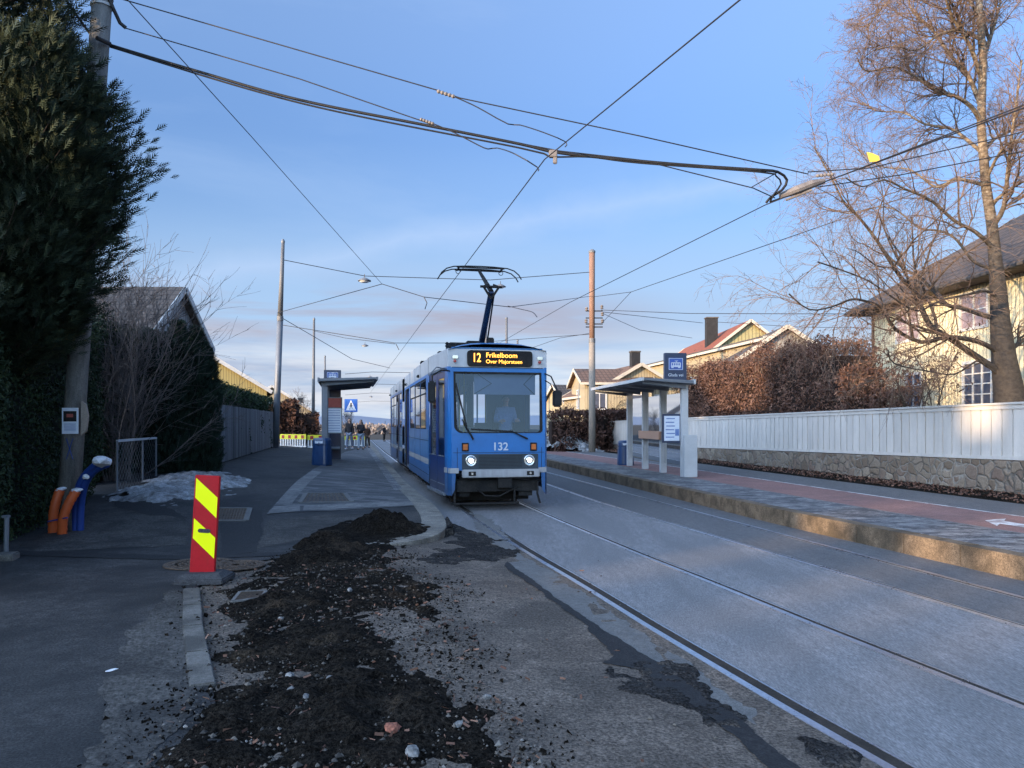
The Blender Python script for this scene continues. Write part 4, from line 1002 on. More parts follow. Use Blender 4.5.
# birch
def birch():
    D0 = 19.0; base = Vector((12.35,D0,.3)); o = empty('birch_tree', base, 0, 'big leafless birch with twisting limbs in front of the yellow house', 'tree')
    t = Tree(77)
    def P_(px, py, d=D0): return W(px, py, d)-base
    tr = [P_(1015,470),P_(1012,430),P_(1010,398),P_(1004,360),P_(1000,320),P_(998,286),P_(995,257),P_(992,225),P_(986,187),P_(981,125),P_(983,62),P_(979,0),P_(976,-70),P_(980,-150),P_(978,-230)]
    rr = [.50,.43,.38,.30,.235,.195,.16,.135,.12,.105,.095,.082,.07,.05,.02]
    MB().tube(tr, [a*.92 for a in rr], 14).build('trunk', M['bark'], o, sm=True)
    big = MB()
    limbs = [ # pixels, start radius, depth drift at tip
     ([(1003,372),(989,366),(972,352),(949,337),(930,325),(920,302),(912,288),(903,277),(889,257),(875,237),(860,218),(846,203),(832,180),(814,147)], .17, -1.5),
     ([(998,352),(978,343),(949,338),(920,341),(895,329),(883,309),(869,303),(850,300),(832,306),(809,309),(789,294)], .12, -2.5),
     ([(999,318),(989,315),(960,309),(946,306),(932,289),(918,276),(903,269),(890,258),(880,246),(868,228)], .13, 1.8),
     ([(1002,378),(985,366),(975,363),(955,374),(926,372),(895,363),(888,350)], .06, -1.6),
     ([(986,187),(980,184),(955,178),(942,186),(930,184),(908,170),(880,168),(858,150)], .10, 1.2),
     ([(981,122),(972,108),(955,97),(936,90),(914,75),(893,66),(868,72),(858,60)], .11, -1.5),
     ([(983,110),(977,94),(967,75),(949,56),(930,28),(914,12),(905,-6),(890,-30)], .12, 1.0),
     ([(992,205),(999,197),(1010,188),(1026,181),(1050,172)], .10, -1.0),
     ([(985,150),(995,138),(1010,130),(1026,122),(1045,100)], .09, 1.5),
     ([(1006,352),(1018,345),(1035,330),(1050,300)], .16, .8),
     ([(993,225),(1003,205),(1010,160),(1015,110),(1022,60)], .13, -1.4),
     ([(983,60),(990,35),(1000,5),(1008,-40)], .11, 1.4),
     ([(982,80),(968,45),(950,15),(940,-20),(925,-60)], .11, -1.5),
     ([(981,20),(965,-10),(945,-40),(925,-60)], .08, 1.2),
     ([(995,250),(975,232),(955,222),(930,200),(905,190),(885,180),(862,188),(846,178)], .10, -2.4),
     ([(996,270),(975,262),(958,240),(940,232),(920,228),(898,212),(878,206),(850,214),(828,208)], .08, 2.2),
     ([(990,160),(970,140),(952,130),(925,124),(902,112),(880,112),(862,102)], .09, 2.0),
     ([(982,40),(962,30),(940,36),(918,50),(896,46),(875,50)], .09, -2),
     ([(980,0),(955,-20),(925,-25),(900,-10),(880,10),(866,30)], .09, 1.5),
     ([(986,180),(1000,150),(1018,140),(1040,150)], .08, -1.8),
     ([(1000,300),(985,292),(965,296),(940,300),(918,312),(896,300),(870,282),(842,270),(818,262)], .07, -3.0)]
    for px, r0, dz in limbs:
        n = len(px); pts = [P_(x+(t.r.uniform(-1.5,1.5) if 0 < i < n-1 else 0), y+(t.r.uniform(-1.5,1.5) if 0 < i < n-1 else 0), D0+dz*(i/(n-1))**1.2) for i, (x, y) in enumerate(px)]
        sp3 = []
        for i in range(n-1):
            p0, p1, p2, p3 = pts[max(i-1,0)], pts[i], pts[i+1], pts[min(i+2,n-1)]
            for k in range(3):
                u = k/3; sp3.append(.5*((2*p1)+(p2-p0)*u+(2*p0-5*p1+4*p2-p3)*u*u+(3*p1-p0-3*p2+p3)*u**3))
        sp3.append(pts[-1]); n3 = len(sp3); rad = [max(.016, .58*r0*(1-.86*(i/(n3-1))**.8)) for i in range(n3)]
        big.tube(sp3, rad, 8, caps=False)
        L = sum((b-a).length for a, b in zip(sp3, sp3[1:]))
        # secondary branches, then drooping twigs
        hi_ = px[-1][1] < 125; t.kids(sp3, [max(a, .022) for a in rad], L*.60, 0, 3, .34, .30, (int((16 if hi_ else 9)+L*(3.3 if hi_ else 1.9)),9 if hi_ else 7,6 if hi_ else 5), .05, (.40,1.0), .0040, (.36,.72))
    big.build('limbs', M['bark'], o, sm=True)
    t.limb.build('branches', M['limb'], o); t.twig.build('twigs', M['birchtwig'], o); print('birch pieces', t.nt)
birch()

# ================================================================ houses
def house(name, label, loc, rz, w, l, hw, hr, wall, roof, over=.4, z0=0, windows=(), chimneys=(), trim='trim', hip=False, cat='house', ch='chimney', rt=.14):
    """gabled house: gable ends at y=0 and y=l, ridge along y, width w along x"""
    o = empty(name, loc, rz, label, cat); m = MB()
    if hip: m.add([(0,0,z0),(w,0,z0),(w,l,z0),(0,l,z0),(0,0,hw),(w,0,hw),(w,l,hw),(0,l,hw)], [(0,1,5,4),(1,2,6,5),(2,3,7,6),(3,0,4,7)])
    else: m.add([(0,0,z0),(w,0,z0),(w,l,z0),(0,l,z0),(0,0,hw),(w,0,hw),(w,l,hw),(0,l,hw),(w/2,0,hr),(w/2,l,hr)], [(0,1,5,8,4),(1,2,6,5),(2,3,7,9,6),(3,0,4,7)])
    m.build('wall', M[wall], o)
    k = (hr-hw)/(w/2); m = MB(); e = over
    if hip:
        i_ = w/2; A = [(-e,-e,hw-k*e*.0),(w+e,-e,hw),(w+e,l+e,hw),(-e,l+e,hw)]; Rg = [(w/2,i_,hr),(w/2,l-i_,hr)]
        vs = A+Rg; low = [(x,y,z-.16) for x,y,z in A]
        m.add(vs+low, [(0,1,4),(1,2,5,4),(2,3,5),(3,0,4,5),(0,6,7,1),(1,7,8,2),(2,8,9,3),(3,9,6,0),(6,9,8,7)])
        rf = m.build('roof', M[roof], o)
        MB().add([(x*1.0+(0.02 if x>0 else -.02),y,z-.02) for x,y,z in []], [])
        g_ = MB(); 
        for a, b in ((0,1),(1,2),(2,3),(3,0)): g_.tube([Vector(A[a])+Vector((0,0,-.10)), Vector(A[b])+Vector((0,0,-.10))], .07, 6)
        g_.build('gutter', M['roof_dark'], rf)
    else:
        for sgn in (-1, 1):
            xe = w/2+sgn*(w/2+e); ze = hw-k*e
            a = [(w/2,-e,hr+rt),(xe,-e,ze+rt),(xe,l+e,ze+rt),(w/2,l+e,hr+rt)]
            b = [(x,y,z-rt*.8) for x,y,z in a]
            m.add(a+b, [(0,1,2,3),(4,7,6,5),(0,4,5,1),(1,5,6,2),(2,6,7,3),(3,7,4,0)])
        rf = m.build('roof', M[roof], o)
        t = MB()
        for yy in (-e-.035, l+e+.035):
            for sgn in (-1, 1): t.beam((w/2, yy, hr+rt*.45), (w/2+sgn*(w/2+e), yy, hw-k*e+rt*.45), .05, .22)
        t.build('barge_board', M[trim], o)
        t = MB()
        for sgn in (-1, 1): t.box((w/2+sgn*(w/2+e+.04), l/2, hw-k*e+.02), (.07, l+2*e, .16))
        t.build('gutter', M['roof_dark'] if trim == 'trim' else M[trim], o)
    for cx, cy, cw, zt, zb in chimneys:
        c = MB().box((cx, cy, (zt+zb)/2), (cw, cw*.8, zt-zb)).build('chimney', M[ch], rf)
        MB().box((cx, cy, zt+.05), (cw*1.12, cw*.92, .1)).build('chimney_cap', M['roof_dark'], c)
    for face, u, z, ww, hh, nx, ny, pm in windows:
        f = MB(); dp = .05; fw = .09
        def pt(a, b, dd):
            return {'f': (a, -dd, b), 'l': (-dd, a, b), 'r': (w+dd, a, b)}[face]
        def bar(a0, a1, b0, b1, d0, d1):
            q = [pt(a0,b0,d0),pt(a1,b0,d0),pt(a1,b1,d0),pt(a0,b1,d0),pt(a0,b0,d1),pt(a1,b0,d1),pt(a1,b1,d1),pt(a0,b1,d1)]
            f.add(q, [(0,1,2,3),(4,7,6,5),(0,4,5,1),(1,5,6,2),(2,6,7,3),(3,7,4,0)])
        bar(u-fw,u,z-fw,z+hh+fw,0,dp); bar(u+ww,u+ww+fw,z-fw,z+hh+fw,0,dp); bar(u,u+ww,z-fw,z,0,dp); bar(u,u+ww,z+hh,z+hh+fw,0,dp)
        for i in range(1, nx): x = u+ww*i/nx; bar(x-.03,x+.03,z,z+hh,.006,dp-.008)
        for j in range(1, ny): y = z+hh*j/ny; bar(u,u+ww,y-.018,y+.018,.006,dp-.014)
        wd = f.build('window', M['trim'], o)
        MB().add([pt(u,z,.012),pt(u+ww,z,.012),pt(u+ww,z+hh,.012),pt(u,z+hh,.012)], [(0,1,2,3)]).build('pane', M[pm], wd)
    return o
# yellow house on the right: its long west wall faces the street
hz_ = math.atan2(-(14.2-14.9), 30.3-14.0)
yh = house('yellow_house', 'big pale yellow timber house with brown hipped roof behind the birch', (14.95,14.0,0), .043, 10, 16.4, 6.35, 10.2, 'yellow_siding', 'roof_yh', over=.75, hip=True,
   windows=[('l',13.2,4.9,1.4,1.1,2,2,'curtain'),('l',9.55,4.9,1.25,1.05,2,2,'curtain'),('l',6.0,4.9,1.3,1.1,2,2,'pane'),('l',13.1,2.5,.85,1.1,2,3,'pane'),('l',8.9,2.45,1.75,1.3,4,4,'pane'),('l',3.3,2.4,1.5,1.3,3,4,'pane')])
MB().tube([(-.06,16.3,6.2),(-.06,16.3,.4)], .05, 8).build('downpipe', M['roof_brown'], yh)
# red roofed house
house('red_roof_house', 'house with bright red tiled roof, olive gable and tall black chimney', (15.5,65,0), 0, 9.1, 24, 7.0, 10.5, 'olive_siding', 'roof_red', trim='trimwarm', chimneys=[(2.75,5.5,1.0,11.5,8.8)],
   windows=[('f',2.2,4.2,1.2,1.2,2,2,'pane'),('l',3,4.2,1.2,1.1,2,1,'pane')])
house('grey_gable_house', 'house with dark roof and pale sunlit gable trim right behind the beech hedge', (11.3,44,0), -.06, 8.5, 8, 4.42, 7.3, 'grey_siding', 'roof_dark', trim='trimwarm', over=.4,
   windows=[('f',3.0,4.0,1.0,1.0,2,1,'pane')])
house('flat_roofed_house', 'long low house with pale level fascia between the stop sign and the beech hedge', (14.8,45.1,0), .14, 1.8, 23.3, 6.8, 6.92, 'cream_siding', 'roof_dark', trim='trimwarm', over=.22, rt=.22,
   windows=[('l',3.0,4.2,1.2,1.0,2,1,'pane'),('l',7,4.2,1.4,1.0,2,1,'pane'),('l',11,4.2,1.4,1.0,2,1,'pane'),('l',15,3.8,1.4,1.2,2,1,'pane')])
house('cream_house', 'cream house with brown roof ridge and narrow gable left of the right shelter roof', (4.5,58,0), -1.5, 6.0, 4.6, 4.65, 5.65, 'cream_siding', 'roof_brown', trim='trimwarm', over=.3,
   windows=[('f',2.6,3.0,.9,1.2,2,1,'pane'),('r',.6,2.9,.8,1.0,2,1,'pane'),('r',3.2,2.6,.8,1.2,1,1,'pane')])
house('brown_roof_house', 'house with brown sloping roof, long pale barge board and square grey chimney', (5.4,52.5,0), .18, 7.0, 7.5, 3.9, 5.9, 'cream_siding', 'roof_brown', trim='trimwarm', over=.3, chimneys=[(3.4,.8,.62,6.85,5.5)],
   windows=[('f',4.6,2.6,1.3,1.2,2,1,'pane')])
house('distant_house', 'small grey house just right of the tram\'s wing mirror', (3.2,72,0), -1.2, 4, 6, 3.9, 5.3, 'cream_siding', 'roof_dark', trim='trimwarm', over=.3, windows=[('r',2.2,2.6,1,1,2,1,'pane')])
# left houses
house('white_gable_house', 'pale grey gabled house with brown roof above the bare shrub', (-12.55,26.4,0), R(90), 4.9, 9, 5.0, 6.85, 'greyw_siding', 'roof_yh', over=.3,
   windows=[('f',1.9,3.6,1.2,1.2,2,1,'pane')])
oh = house('ochre_house', 'ochre yellow gable with a round white window and small brick chimney', (-23.4,46.5,0), .36, 8.2, 10, 4.0, 6.5, 'ochre_siding', 'roof_brown', over=.3, ch='chimney_br', chimneys=[(4.2,.5,.5,7.1,6.2)],
   windows=[('f',2.0,2.3,1.1,1.2,2,2,'pane')])
m = MB(); rw = MB(); cx, cz = 4.64, 5.35
for k in range(24):
    a, b = 2*math.pi*k/24, 2*math.pi*(k+1)/24
    m.add([(cx+math.cos(q)*r_, -.04, cz+math.sin(q)*r_) for q, r_ in ((a,.46),(b,.46),(b,.36),(a,.36))], [(0,1,2,3)])
rnd_w = m.build('round_window', M['trim'], oh)
MB().add([(cx+math.cos(2*math.pi*k/24)*.37, -.02, cz+math.sin(2*math.pi*k/24)*.37) for k in range(24)], [tuple(range(24))]).build('pane', M['curtain'], rnd_w)
house('far_left_house', 'cream house with sloping dark roof beyond the left lamp pole', (-25.8,70,0), .32, 7.6, 10, 2.9, 5.3, 'cream_siding', 'roof_brown', over=.3, ch='chimney_br', chimneys=[(6.4,1.0,.45,4.2,3.4)], windows=[('f',3.6,2.4,1.2,1.1,2,1,'pane')])
house('far_left_house', 'row house roof with two small dark chimneys behind the ochre gable', (-23.6,58,0), .36, 5.6, 8, 3.2, 4.9, 'cream_siding', 'roof_dark', over=.3, chimneys=[(3.3,.6,.35,5.55,4.6),(4.3,.6,.35,4.95,3.9)])
hedge('russet_hedge', 'reddish brown leafless hedge behind the yellow and white barrier', [((-17.0,50),(-14.0,50.3),1.6,.3,3.1),((-14.1,50.3),(-12.8,50.8),1.3,.3,2.5)], 8000, .10, 'brownbush', core='leafcore', up=.3, jit=.3)
def small_tree(label, px, py_top, d, seed, spread_=.5, r0=.09, mat='shrubtwig', n=None):
    top = W(px, py_top, d); o = empty('bare_tree', (top.x, d, 0), 0, label, 'tree'); t = Tree(seed); H_ = top.z
    t.grow((0,0,0), (0,0,1), H_*.55, r0, 0, 3, .05, .12, (9,7,5), .1, (.35,.9), .012, (.5,.75))
    t.limb.build('trunk', M[mat], o); t.twig.build('twigs', M[mat], o)
small_tree('small bare tree behind the left lamp pole, above the cream house', 291, 372, 66, 3)
small_tree('thin bare tree between the left shelter and the second left pole', 345, 400, 70, 4)
small_tree('crooked dark fruit tree in front of the cream house across the tracks', 606, 376, 52, 8, r0=.12, mat='darktwig')
small_tree('bare tree top above the red roofed house', 722, 318, 66, 12)
small_tree('dark bushy fruit tree left of the right wooden pole', 574, 388, 50, 15, r0=.1, mat='darktwig')
# far away
m = MB(); vs = []
for i in range(81):
    x = -1500+3000*i/80; h = 12+7*mn.noise(Vector((x*.003,0,0)))+6*mn.noise(Vector((x*.011,3,0))); vs += [(x,1500,-2),(x*1.1,1650,max(3,h+6)),(x*1.3,2100,-2)]
m.add(vs, [t for i in range(80) for t in ((3*i,3*i+1,3*i+4,3*i+3),(3*i+1,3*i+2,3*i+5,3*i+4))])
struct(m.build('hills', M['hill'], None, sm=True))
def far_clump(label, c, wx, wy, h, n, size, mat):
    q = rng.normal(0,1,(n,3)); q = unit(q)*rng.random((n,1))**.4; c_ = np.array(c)+q*np.array([wx,wy,h*.5])+np.array([0,0,h*.5])
    c_[:,2] += np.array([mn.noise(Vector((float(a[0])*.4,float(a[1])*.4,0))) for a in c_])*h*.3
    u = rand_dirs(n)*size; u[:,2] *= 1.6; v = unit(np.cross(u, rand_dirs(n)))*size*.3
    return tag(quad_cloud('far_trees', c_, u, v, M[mat]), label, 'trees', kind='stuff')
far_clump('haze-toned bare trees at the end of the street', (-26,150,-1.5), 5, 8, 3.0, 2200, .4, 'haze_trees')
far_clump('hazy leafless woods far beyond the shelters', (-48,230,-1.5), 20, 15, 3.0, 3000, .6, 'haze_trees')

# unseen blocks added behind the photographer to throw evening shade over the street
for i, (x, y, w_, l_, hh) in enumerate([(-88.6,-34.9,11,12,18.3),(-52,-60,14,24,11.0),(-37,-76,14,22,10.8),(-84,-14,14,26,11.0)]):
    house('shade_block', ['tall narrow block','second rendered block','third rendered block','outermost rendered block'][i]+' added unseen behind the photographer to shade the street', (x,y,0), R(-40), w_, l_, hh-1.6, hh+.8, 'cream_siding', 'roof_brown')

lb = empty('shade_block', (-62.1,-27.4,0), R(-49.45), 'long unseen block added behind the photographer, its top notched to let sun patches through', 'house')  # unseen added block; gaps in its top are shaped to drop sun patches
MB().box((13.75,3,4.0), (27.5,6,8.0)).build('wall', M['cream_siding'], lb)
cuts = [0,12.7,13.6,14.9,15.6,15.95,16.5,16.85,17.35,27.5]
MB().box((13.15,3,10.75), (1.2,4.5,1.3)).build('shade_lintel', M['cream_siding'], lb)  # bar added across the widest gap to trim its sun patch
for a, b in zip(cuts[::2], cuts[1::2]):
    at = MB().box(((a+b)/2,3,10.45), (b-a,4.5,4.9)).build('shade_box', M['cream_siding'], lb); MB().box(((a+b)/2,3,12.95), (b-a+.1,4.8,.1)).build('shade_box_top', M['roof_dark'], at)
# ================================================================ tram
def build_tram():
    o = empty('tram', (-.28,16.5,0), R(12.1), 'blue articulated tram number 132 with lit headlights standing at the left platform', 'tram')
    LEN = 21.8
    def hw(y):
        yy = min(y, LEN-y)
        if yy < .14: return 1.02+.07*yy/.14
        return 1.09+.16*min(1, (yy-.14)/2.3)
    fr = lambda z: .0 if z < 1.62 else (.13*(z-1.62)/1.4 if z < 3.05 else .13+.04*(z-3.05))   # windscreen rake
    # ---- sides
    doors = [(.42,2.35),(8.5,10.1),(13.2,14.7),(18.6,20.2)]
    wins = [(3.1,4.6),(4.72,6.25),(6.37,8.0),(11.9,12.9),(15.0,16.6),(16.72,18.2),(20.4,21.3)]
    bell = (10.45,11.45)
    ZW0, ZW1 = 1.72, 3.0
    def side(sgn, mbs):
        ys = sorted({0.0,.07,.14,1.4,2.44,LEN-.14,LEN,*[a for d in doors for a in d],*[a for w in wins for a in w],*bell,*[LEN-.3, LEN-2.4]})
        zs_ = [.42,.86,1.0,1.42,ZW0,ZW1,3.08,3.46]
        for a, b in zip(ys, ys[1:]):
            mid = (a+b)/2
            for z0, z1 in zip(zs_, zs_[1:]):
                zm = (z0+z1)/2
                if bell[0] < mid < bell[1]: continue
                if any(d[0] < mid < d[1] for d in doors) and zm < 3.0 and (sgn < 0): continue
                if any(w[0] < mid < w[1] for w in wins) and ZW0 < zm < ZW1: continue
                if sgn > 0 and any(d[0] < mid < d[1] for d in doors) and ZW0 < zm < ZW1: continue
                if zm < .86 and (mid < .1 or (4.6 < mid < 6.6) or (15.2 < mid < 17.2)):
                    key = 'skirt'
                if zm > 3.08: key = 'white'
                elif .86 < zm < 1.0 and mid > 2.4: key = 'white'
                elif mid < 2.44 or mid > LEN-2.4: key = 'blue'
                else: key = 'pale' if zm < ZW0 and zm > 1.0 else 'blue'
                y0f = lambda y, z: max(y, fr(z)) if y < .2 else y
                mbs[key].add([(sgn*hw(a), y0f(a,z0), z0), (sgn*hw(b), y0f(b,z0), z0), (sgn*hw(b), y0f(b,z1), z1), (sgn*hw(a), y0f(a,z1), z1)], [(0,1,2,3)])
    mbs = {k: MB() for k in ('white','blue','pale','skirt')}
    side(-1, mbs); side(1, mbs)
    # ---- front face with windscreen opening
    def front(mbs, y_of, flip):
        wx0, wx1, wz0, wz1 = -.965, .965, 1.66, 2.97
        xs = [-1.02,wx0,-.80,-.72,.80,.86,wx1,1.02]; zs_ = [.86,1.0,1.2,wz0,wz1,3.06,3.46]
        for a, b in zip(xs, xs[1:]):
            for z0, z1 in zip(zs_, zs_[1:]):
                mx, mz = (a+b)/2, (z0+z1)/2
                if wx0 < mx < wx1 and wz0 < mz < wz1: continue
                key = 'white' if mz > 3.06 else 'blue'
                mbs[key].add([(a,y_of(z0),z0),(b,y_of(z0),z0),(b,y_of(z1),z1),(a,y_of(z1),z1)], [(0,1,2,3)])
    front(mbs, fr, False); front(mbs, lambda z: LEN-fr(z), True)
    # rounded lower corners of the windscreen opening
    for sx, rr_ in ((-1,.16),(1,.07)):
        n = 6; cx = sx*(.965-rr_); cz = 1.66+rr_
        pts = [(sx*.965,-.001,1.66)]+[(cx+sx*rr_*math.sin(k/n*math.pi/2), -.001, cz-rr_*math.cos(k/n*math.pi/2)) for k in range(n+1)]
        mbs['blue'].add([(p[0], p[1]+fr(p[2])-.002, p[2]) for p in pts], [(0,i,i+1) for i in range(1, len(pts)-1)])
    # lower front cheeks beside the coupler opening
    for sx in (-1, 1):
        mbs['blue'].add([(sx*1.02,0,.86),(sx*.93,0,.86),(sx*.95,0,.45),(sx*1.02,.0,.33),(sx*1.09,.14,.33),(sx*1.09,.14,.42)], [(0,1,2,3)])
        mbs['blue'].add([(sx*1.02,0,.33),(sx*1.09,.14,.33),(sx*1.09,.14,.86),(sx*1.02,0,.86)], [(0,1,2,3)])
        mbs['blue'].add([(sx*1.09,.14,.33),(sx*1.12,.42,.33),(sx*1.12,.42,.44),(sx*1.09,.14,.44)], [(0,1,2,3)])
    body = mbs['blue'].build('body', M['blue'], o)
    mbs['white'].build('upper_band', M['tramwhite'], o); mbs['pale'].build('side_panel', M['blue_pale'], o); 
    if mbs['skirt'].v: mbs['skirt'].build('skirt', M['blue'], o)
    # panel joints
    m = MB()
    for sx in (-1, 1):
        for y in (2.52,4.66,6.31,8.2,10.3,11.6,13.0,14.9,16.66,18.4,20.3): m.box((sx*(hw(y)+.001),y,1.25), (.006,.012,.92)); m.box((sx*(hw(y)+.001),y,3.27), (.006,.012,.36))
        m.box((sx*1.252,6.5,1.44), (.006,8.1,.010)); m.box((sx*1.252,15.5,1.44), (.006,7.6,.010)); m.box((sx*1.252,6.5,.62), (.006,8.1,.010))
    m.box((0,-.003,1.24), (1.98,.006,.008)); m.box((-.90,-.003,1.1), (.008,.006,.5)); m.box((.94,-.003,1.1), (.008,.006,.5)); m.box((0,fr(3.06)-.003,3.065), (2.0,.008,.010))
    m.build('panel_joints', M['under'], o)
    # ---- roof: domed, in two halves
    for y0, y1 in ((.1,bell[0]),(bell[1],LEN-.1)):
        m = MB(); ys = [y0,y0+.25,y0+.6,y0+2.4] if y0 < 1 else [y0,y0+.5]; ys += [y1-2.4,y1-.6,y1-.25,y1]
        n = 9; vs = []
        for y in ys:
            e = min(1, (min(y, LEN-y)-.0)/.6+.25) if min(y, LEN-y) < .6 else 1
            for k in range(n):
                t = -1+2*k/(n-1); x = t*hw(y); z = 3.44+.20*e**.5*(1-abs(t)**3.2); vs.append((x,y,z))
        m.add(vs, [(i*n+k,i*n+k+1,(i+1)*n+k+1,(i+1)*n+k) for i in range(len(ys)-1) for k in range(n-1)])
        m.build('roof', M['tramroof'], o, sm=True)
        MB().add([(-hw(y1)+.03,y1-.01,.45),(hw(y1)-.03,y1-.01,.45),(hw(y1)-.03,y1-.01,3.45),(-hw(y1)+.03,y1-.01,3.45)] , [(0,1,2,3)] ) if False else None
    m = MB(); m.add([(-1.0,fr(3.45)+.005,3.43),(1.0,fr(3.45)+.005,3.43),(1.0,.16,3.5),(-1.0,.16,3.5)], [(0,1,2,3)]); m.build('roof_lip', M['tramroof'], o)
    # ---- bellows
    m = MB(); yb = bell[0]; k = 0; vs = []
    while yb <= bell[1]+.001:
        r_ = 1.17 if k % 2 else 1.06; vs.append([(-r_,yb,.5),(-r_,yb,3.35),(-r_+.15,yb,3.5),(r_-.15,yb,3.5),(r_,yb,3.35),(r_,yb,.5)]); yb += .1; k += 1
    for a, b in zip(vs, vs[1:]): m.add(a+b, [(i,i+1,i+7,i+6) for i in range(5)])
    m.build('bellows', M['black'], o)
    # ---- floor, end bulkhead, interior
    inn = MB(); inn.box((0,LEN/2,.62), (2.1,LEN-.5,.08)); inn.box((0,LEN/2,3.30), (2.0,LEN-.5,.05))
    inn.build('cabin_floor', M['interior'], o)
    ins = MB()
    for a, b in ((.5,3.0),(8.0,8.5),(10.1,bell[0])): 
        pass
    ins.box((.28,2.2,1.28), (.9,.04,1.2)); ins.box((.62,2.25,1.9), (.95,.05,2.4)); ins.build('cab_partition', M['interior'], o)
    for sy in [3.6+.9*k for k in range(5)]+[12.2+.9*k for k in range(7)]:
        for sx in (-.72,.72):
            s = MB(); s.box((sx,sy,1.08), (.75,.42,.08)); s.box((sx,sy+.2,1.42), (.75,.06,.66)); s.build('seat', M['darkblue'], o, .02)
    for x, y in ((-.35,2.7),(-.35,5.0),(-.8,8.3),(.35,8.3),(-.35,12.6),(.3,3.3),(-.8,2.5)):
        MB().tube([(x,y,.66),(x,y,3.28)], .02, 8).build('handrail', M['yellowpole'], o)
    dash = MB(); dash.prism([(-.93,.16,.9),(-.93,.7,.9),(-.93,.7,1.48),(-.93,.2,1.62)], (1.86,0,0)); dash.build('dashboard', M['under'], o)
    # sun blind with folding arms behind the glass
    bl = MB().box((.18,.26,2.74), (1.36,.02,.50)).build('sun_blind', M['blind'], o)
    m = MB()
    for pts in ([(-.46,.235,2.95),(-.12,.235,2.73),(-.50,.235,2.50)], [(.80,.235,2.92),(.60,.235,2.72),(.84,.235,2.50)]): m.tube(pts, .010, 5)
    m.build('blind_arm', M['under'], bl)
    # ---- glazing
    def gasket_glass(name, pts, mat, fw=.035, fm='under', parent=o):
        c = sum((Vector(p) for p in pts), Vector())/len(pts); nrm = (Vector(pts[1])-Vector(pts[0])).cross(Vector(pts[2])-Vector(pts[1])).normalized()
        f = MB(); n = len(pts); inner = [Vector(p)+(c-Vector(p)).normalized()*fw*1.4 for p in pts]
        for s in (.008,): f.add([Vector(p)+nrm*s for p in pts]+[p+nrm*s for p in inner]+[Vector(p)-nrm*.02 for p in pts]+[p-nrm*.02 for p in inner], [t for i in range(n) for t in ((i,(i+1)%n,(i+1)%n+n,i+n),(i+2*n,i+3*n,(i+1)%n+3*n,(i+1)%n+2*n),(i+n,(i+1)%n+n,(i+1)%n+3*n,i+3*n),(i,i+2*n,(i+1)%n+2*n,(i+1)%n))])
        w = f.build(name, M[fm], parent)
        MB().add(inner, [tuple(range(n))]).build('pane', M[mat], w); return w
    fz = lambda x, z: (x, fr(z)-.004, z)
    arc = lambda sx, rr_: [(sx*(.965-rr_)+sx*rr_*math.sin(t), 1.66+rr_-rr_*math.cos(t)) for t in [k/5*math.pi/2 for k in range(6)]]
    L_ = arc(-1,.16); R__ = arc(1,.07)
    ws = [fz(x,z) for x, z in R__]+[fz(.965,2.97),fz(-.965,2.97)]+[fz(x,z) for x, z in L_[::-1]]
    gasket_glass('windscreen', ws, 'wsglass', .045)
    gasket_glass('rear_window', [(.965,LEN-.01,1.66),(-.965,LEN-.01,1.66),(-.965,LEN-.13,2.97),(.965,LEN-.13,2.97)], 'wsglass', .045)
    for sgn in (-1, 1):
        for a, b in wins:
            p = [(sgn*(hw(a)-.006),a,ZW0),(sgn*(hw(b)-.006),b,ZW0),(sgn*(hw(b)-.006),b,ZW1),(sgn*(hw(a)-.006),a,ZW1)]
            w = gasket_glass('window', p if sgn > 0 else [p[1],p[0],p[3],p[2]], 'glass', .035)
            zt = 2.62; MB().beam((sgn*hw(a),a+.04,zt), (sgn*hw(b),b-.04,zt), .02,.03).build('window_bar', M['under'], w)
    # ---- doors
    def leaf(a, b, off, openr=0, side_=-1):
        xa, xb = side_*(hw(a)-off), side_*(hw(b)-off); z0, z1 = .36, 3.02; gw = .16
        f = MB(); P = lambda t, z, d=0: (xa+(xb-xa)*t-side_*d, a+(b-a)*t, z)
        g0, g1, gz0, gz1 = gw/(b-a), 1-gw/(b-a), 1.15, 2.86
        ts, zs_ = [.012/(b-a),g0,g1,1-.012/(b-a)], [z0,gz0,gz1,z1]
        for i in range(3):
            for j in range(3):
                if i == 1 and j == 1: continue
                f.add([P(ts[i],zs_[j]),P(ts[i+1],zs_[j]),P(ts[i+1],zs_[j+1]),P(ts[i],zs_[j+1])], [(0,1,2,3)])
        f.add([P(ts[0],z0),P(ts[0],z0,.04),P(ts[0],z1,.04),P(ts[0],z1)], [(0,1,2,3)]); f.add([P(ts[3],z0),P(ts[3],z0,.04),P(ts[3],z1,.04),P(ts[3],z1)], [(0,1,2,3)])
        d = f.build('door', M['blue_deep'], o)
        MB().add([P(g0,gz0,.008),P(g1,gz0,.008),P(g1,gz1,.008),P(g0,gz1,.008)], [(0,1,2,3)]).build('pane', M['darkglass'], d)
        m = MB(); m.beam(P(g0-.02,gz0-.01,-.006), P(g1+.02,gz0-.01,-.006), .012,.02); m.beam(P(.1,.52,-.006), P(.9,.52,-.006), .012,.015); m.build('door_trim', M['steelgrey'], d)
    a, b = doors[0]; mid = (a+b)/2; leaf(a, mid, .012); leaf(mid, b, .012)
    for a, b in doors[2:]: mid = (a+b)/2; leaf(a, mid, .03); leaf(mid, b, .03)
    a, b = doors[1]      # folded open: leaves turned inwards
    for yy in (a+.03, b-.03):
        f = MB().box((-.98,yy,1.7), (.42,.04,2.6)); f.build('open_door', M['blue_deep'], o)
    MB().box((-.95,(a+b)/2,.46), (.5,b-a,.08)).build('step', M['steelgrey'], o)
    m = MB()
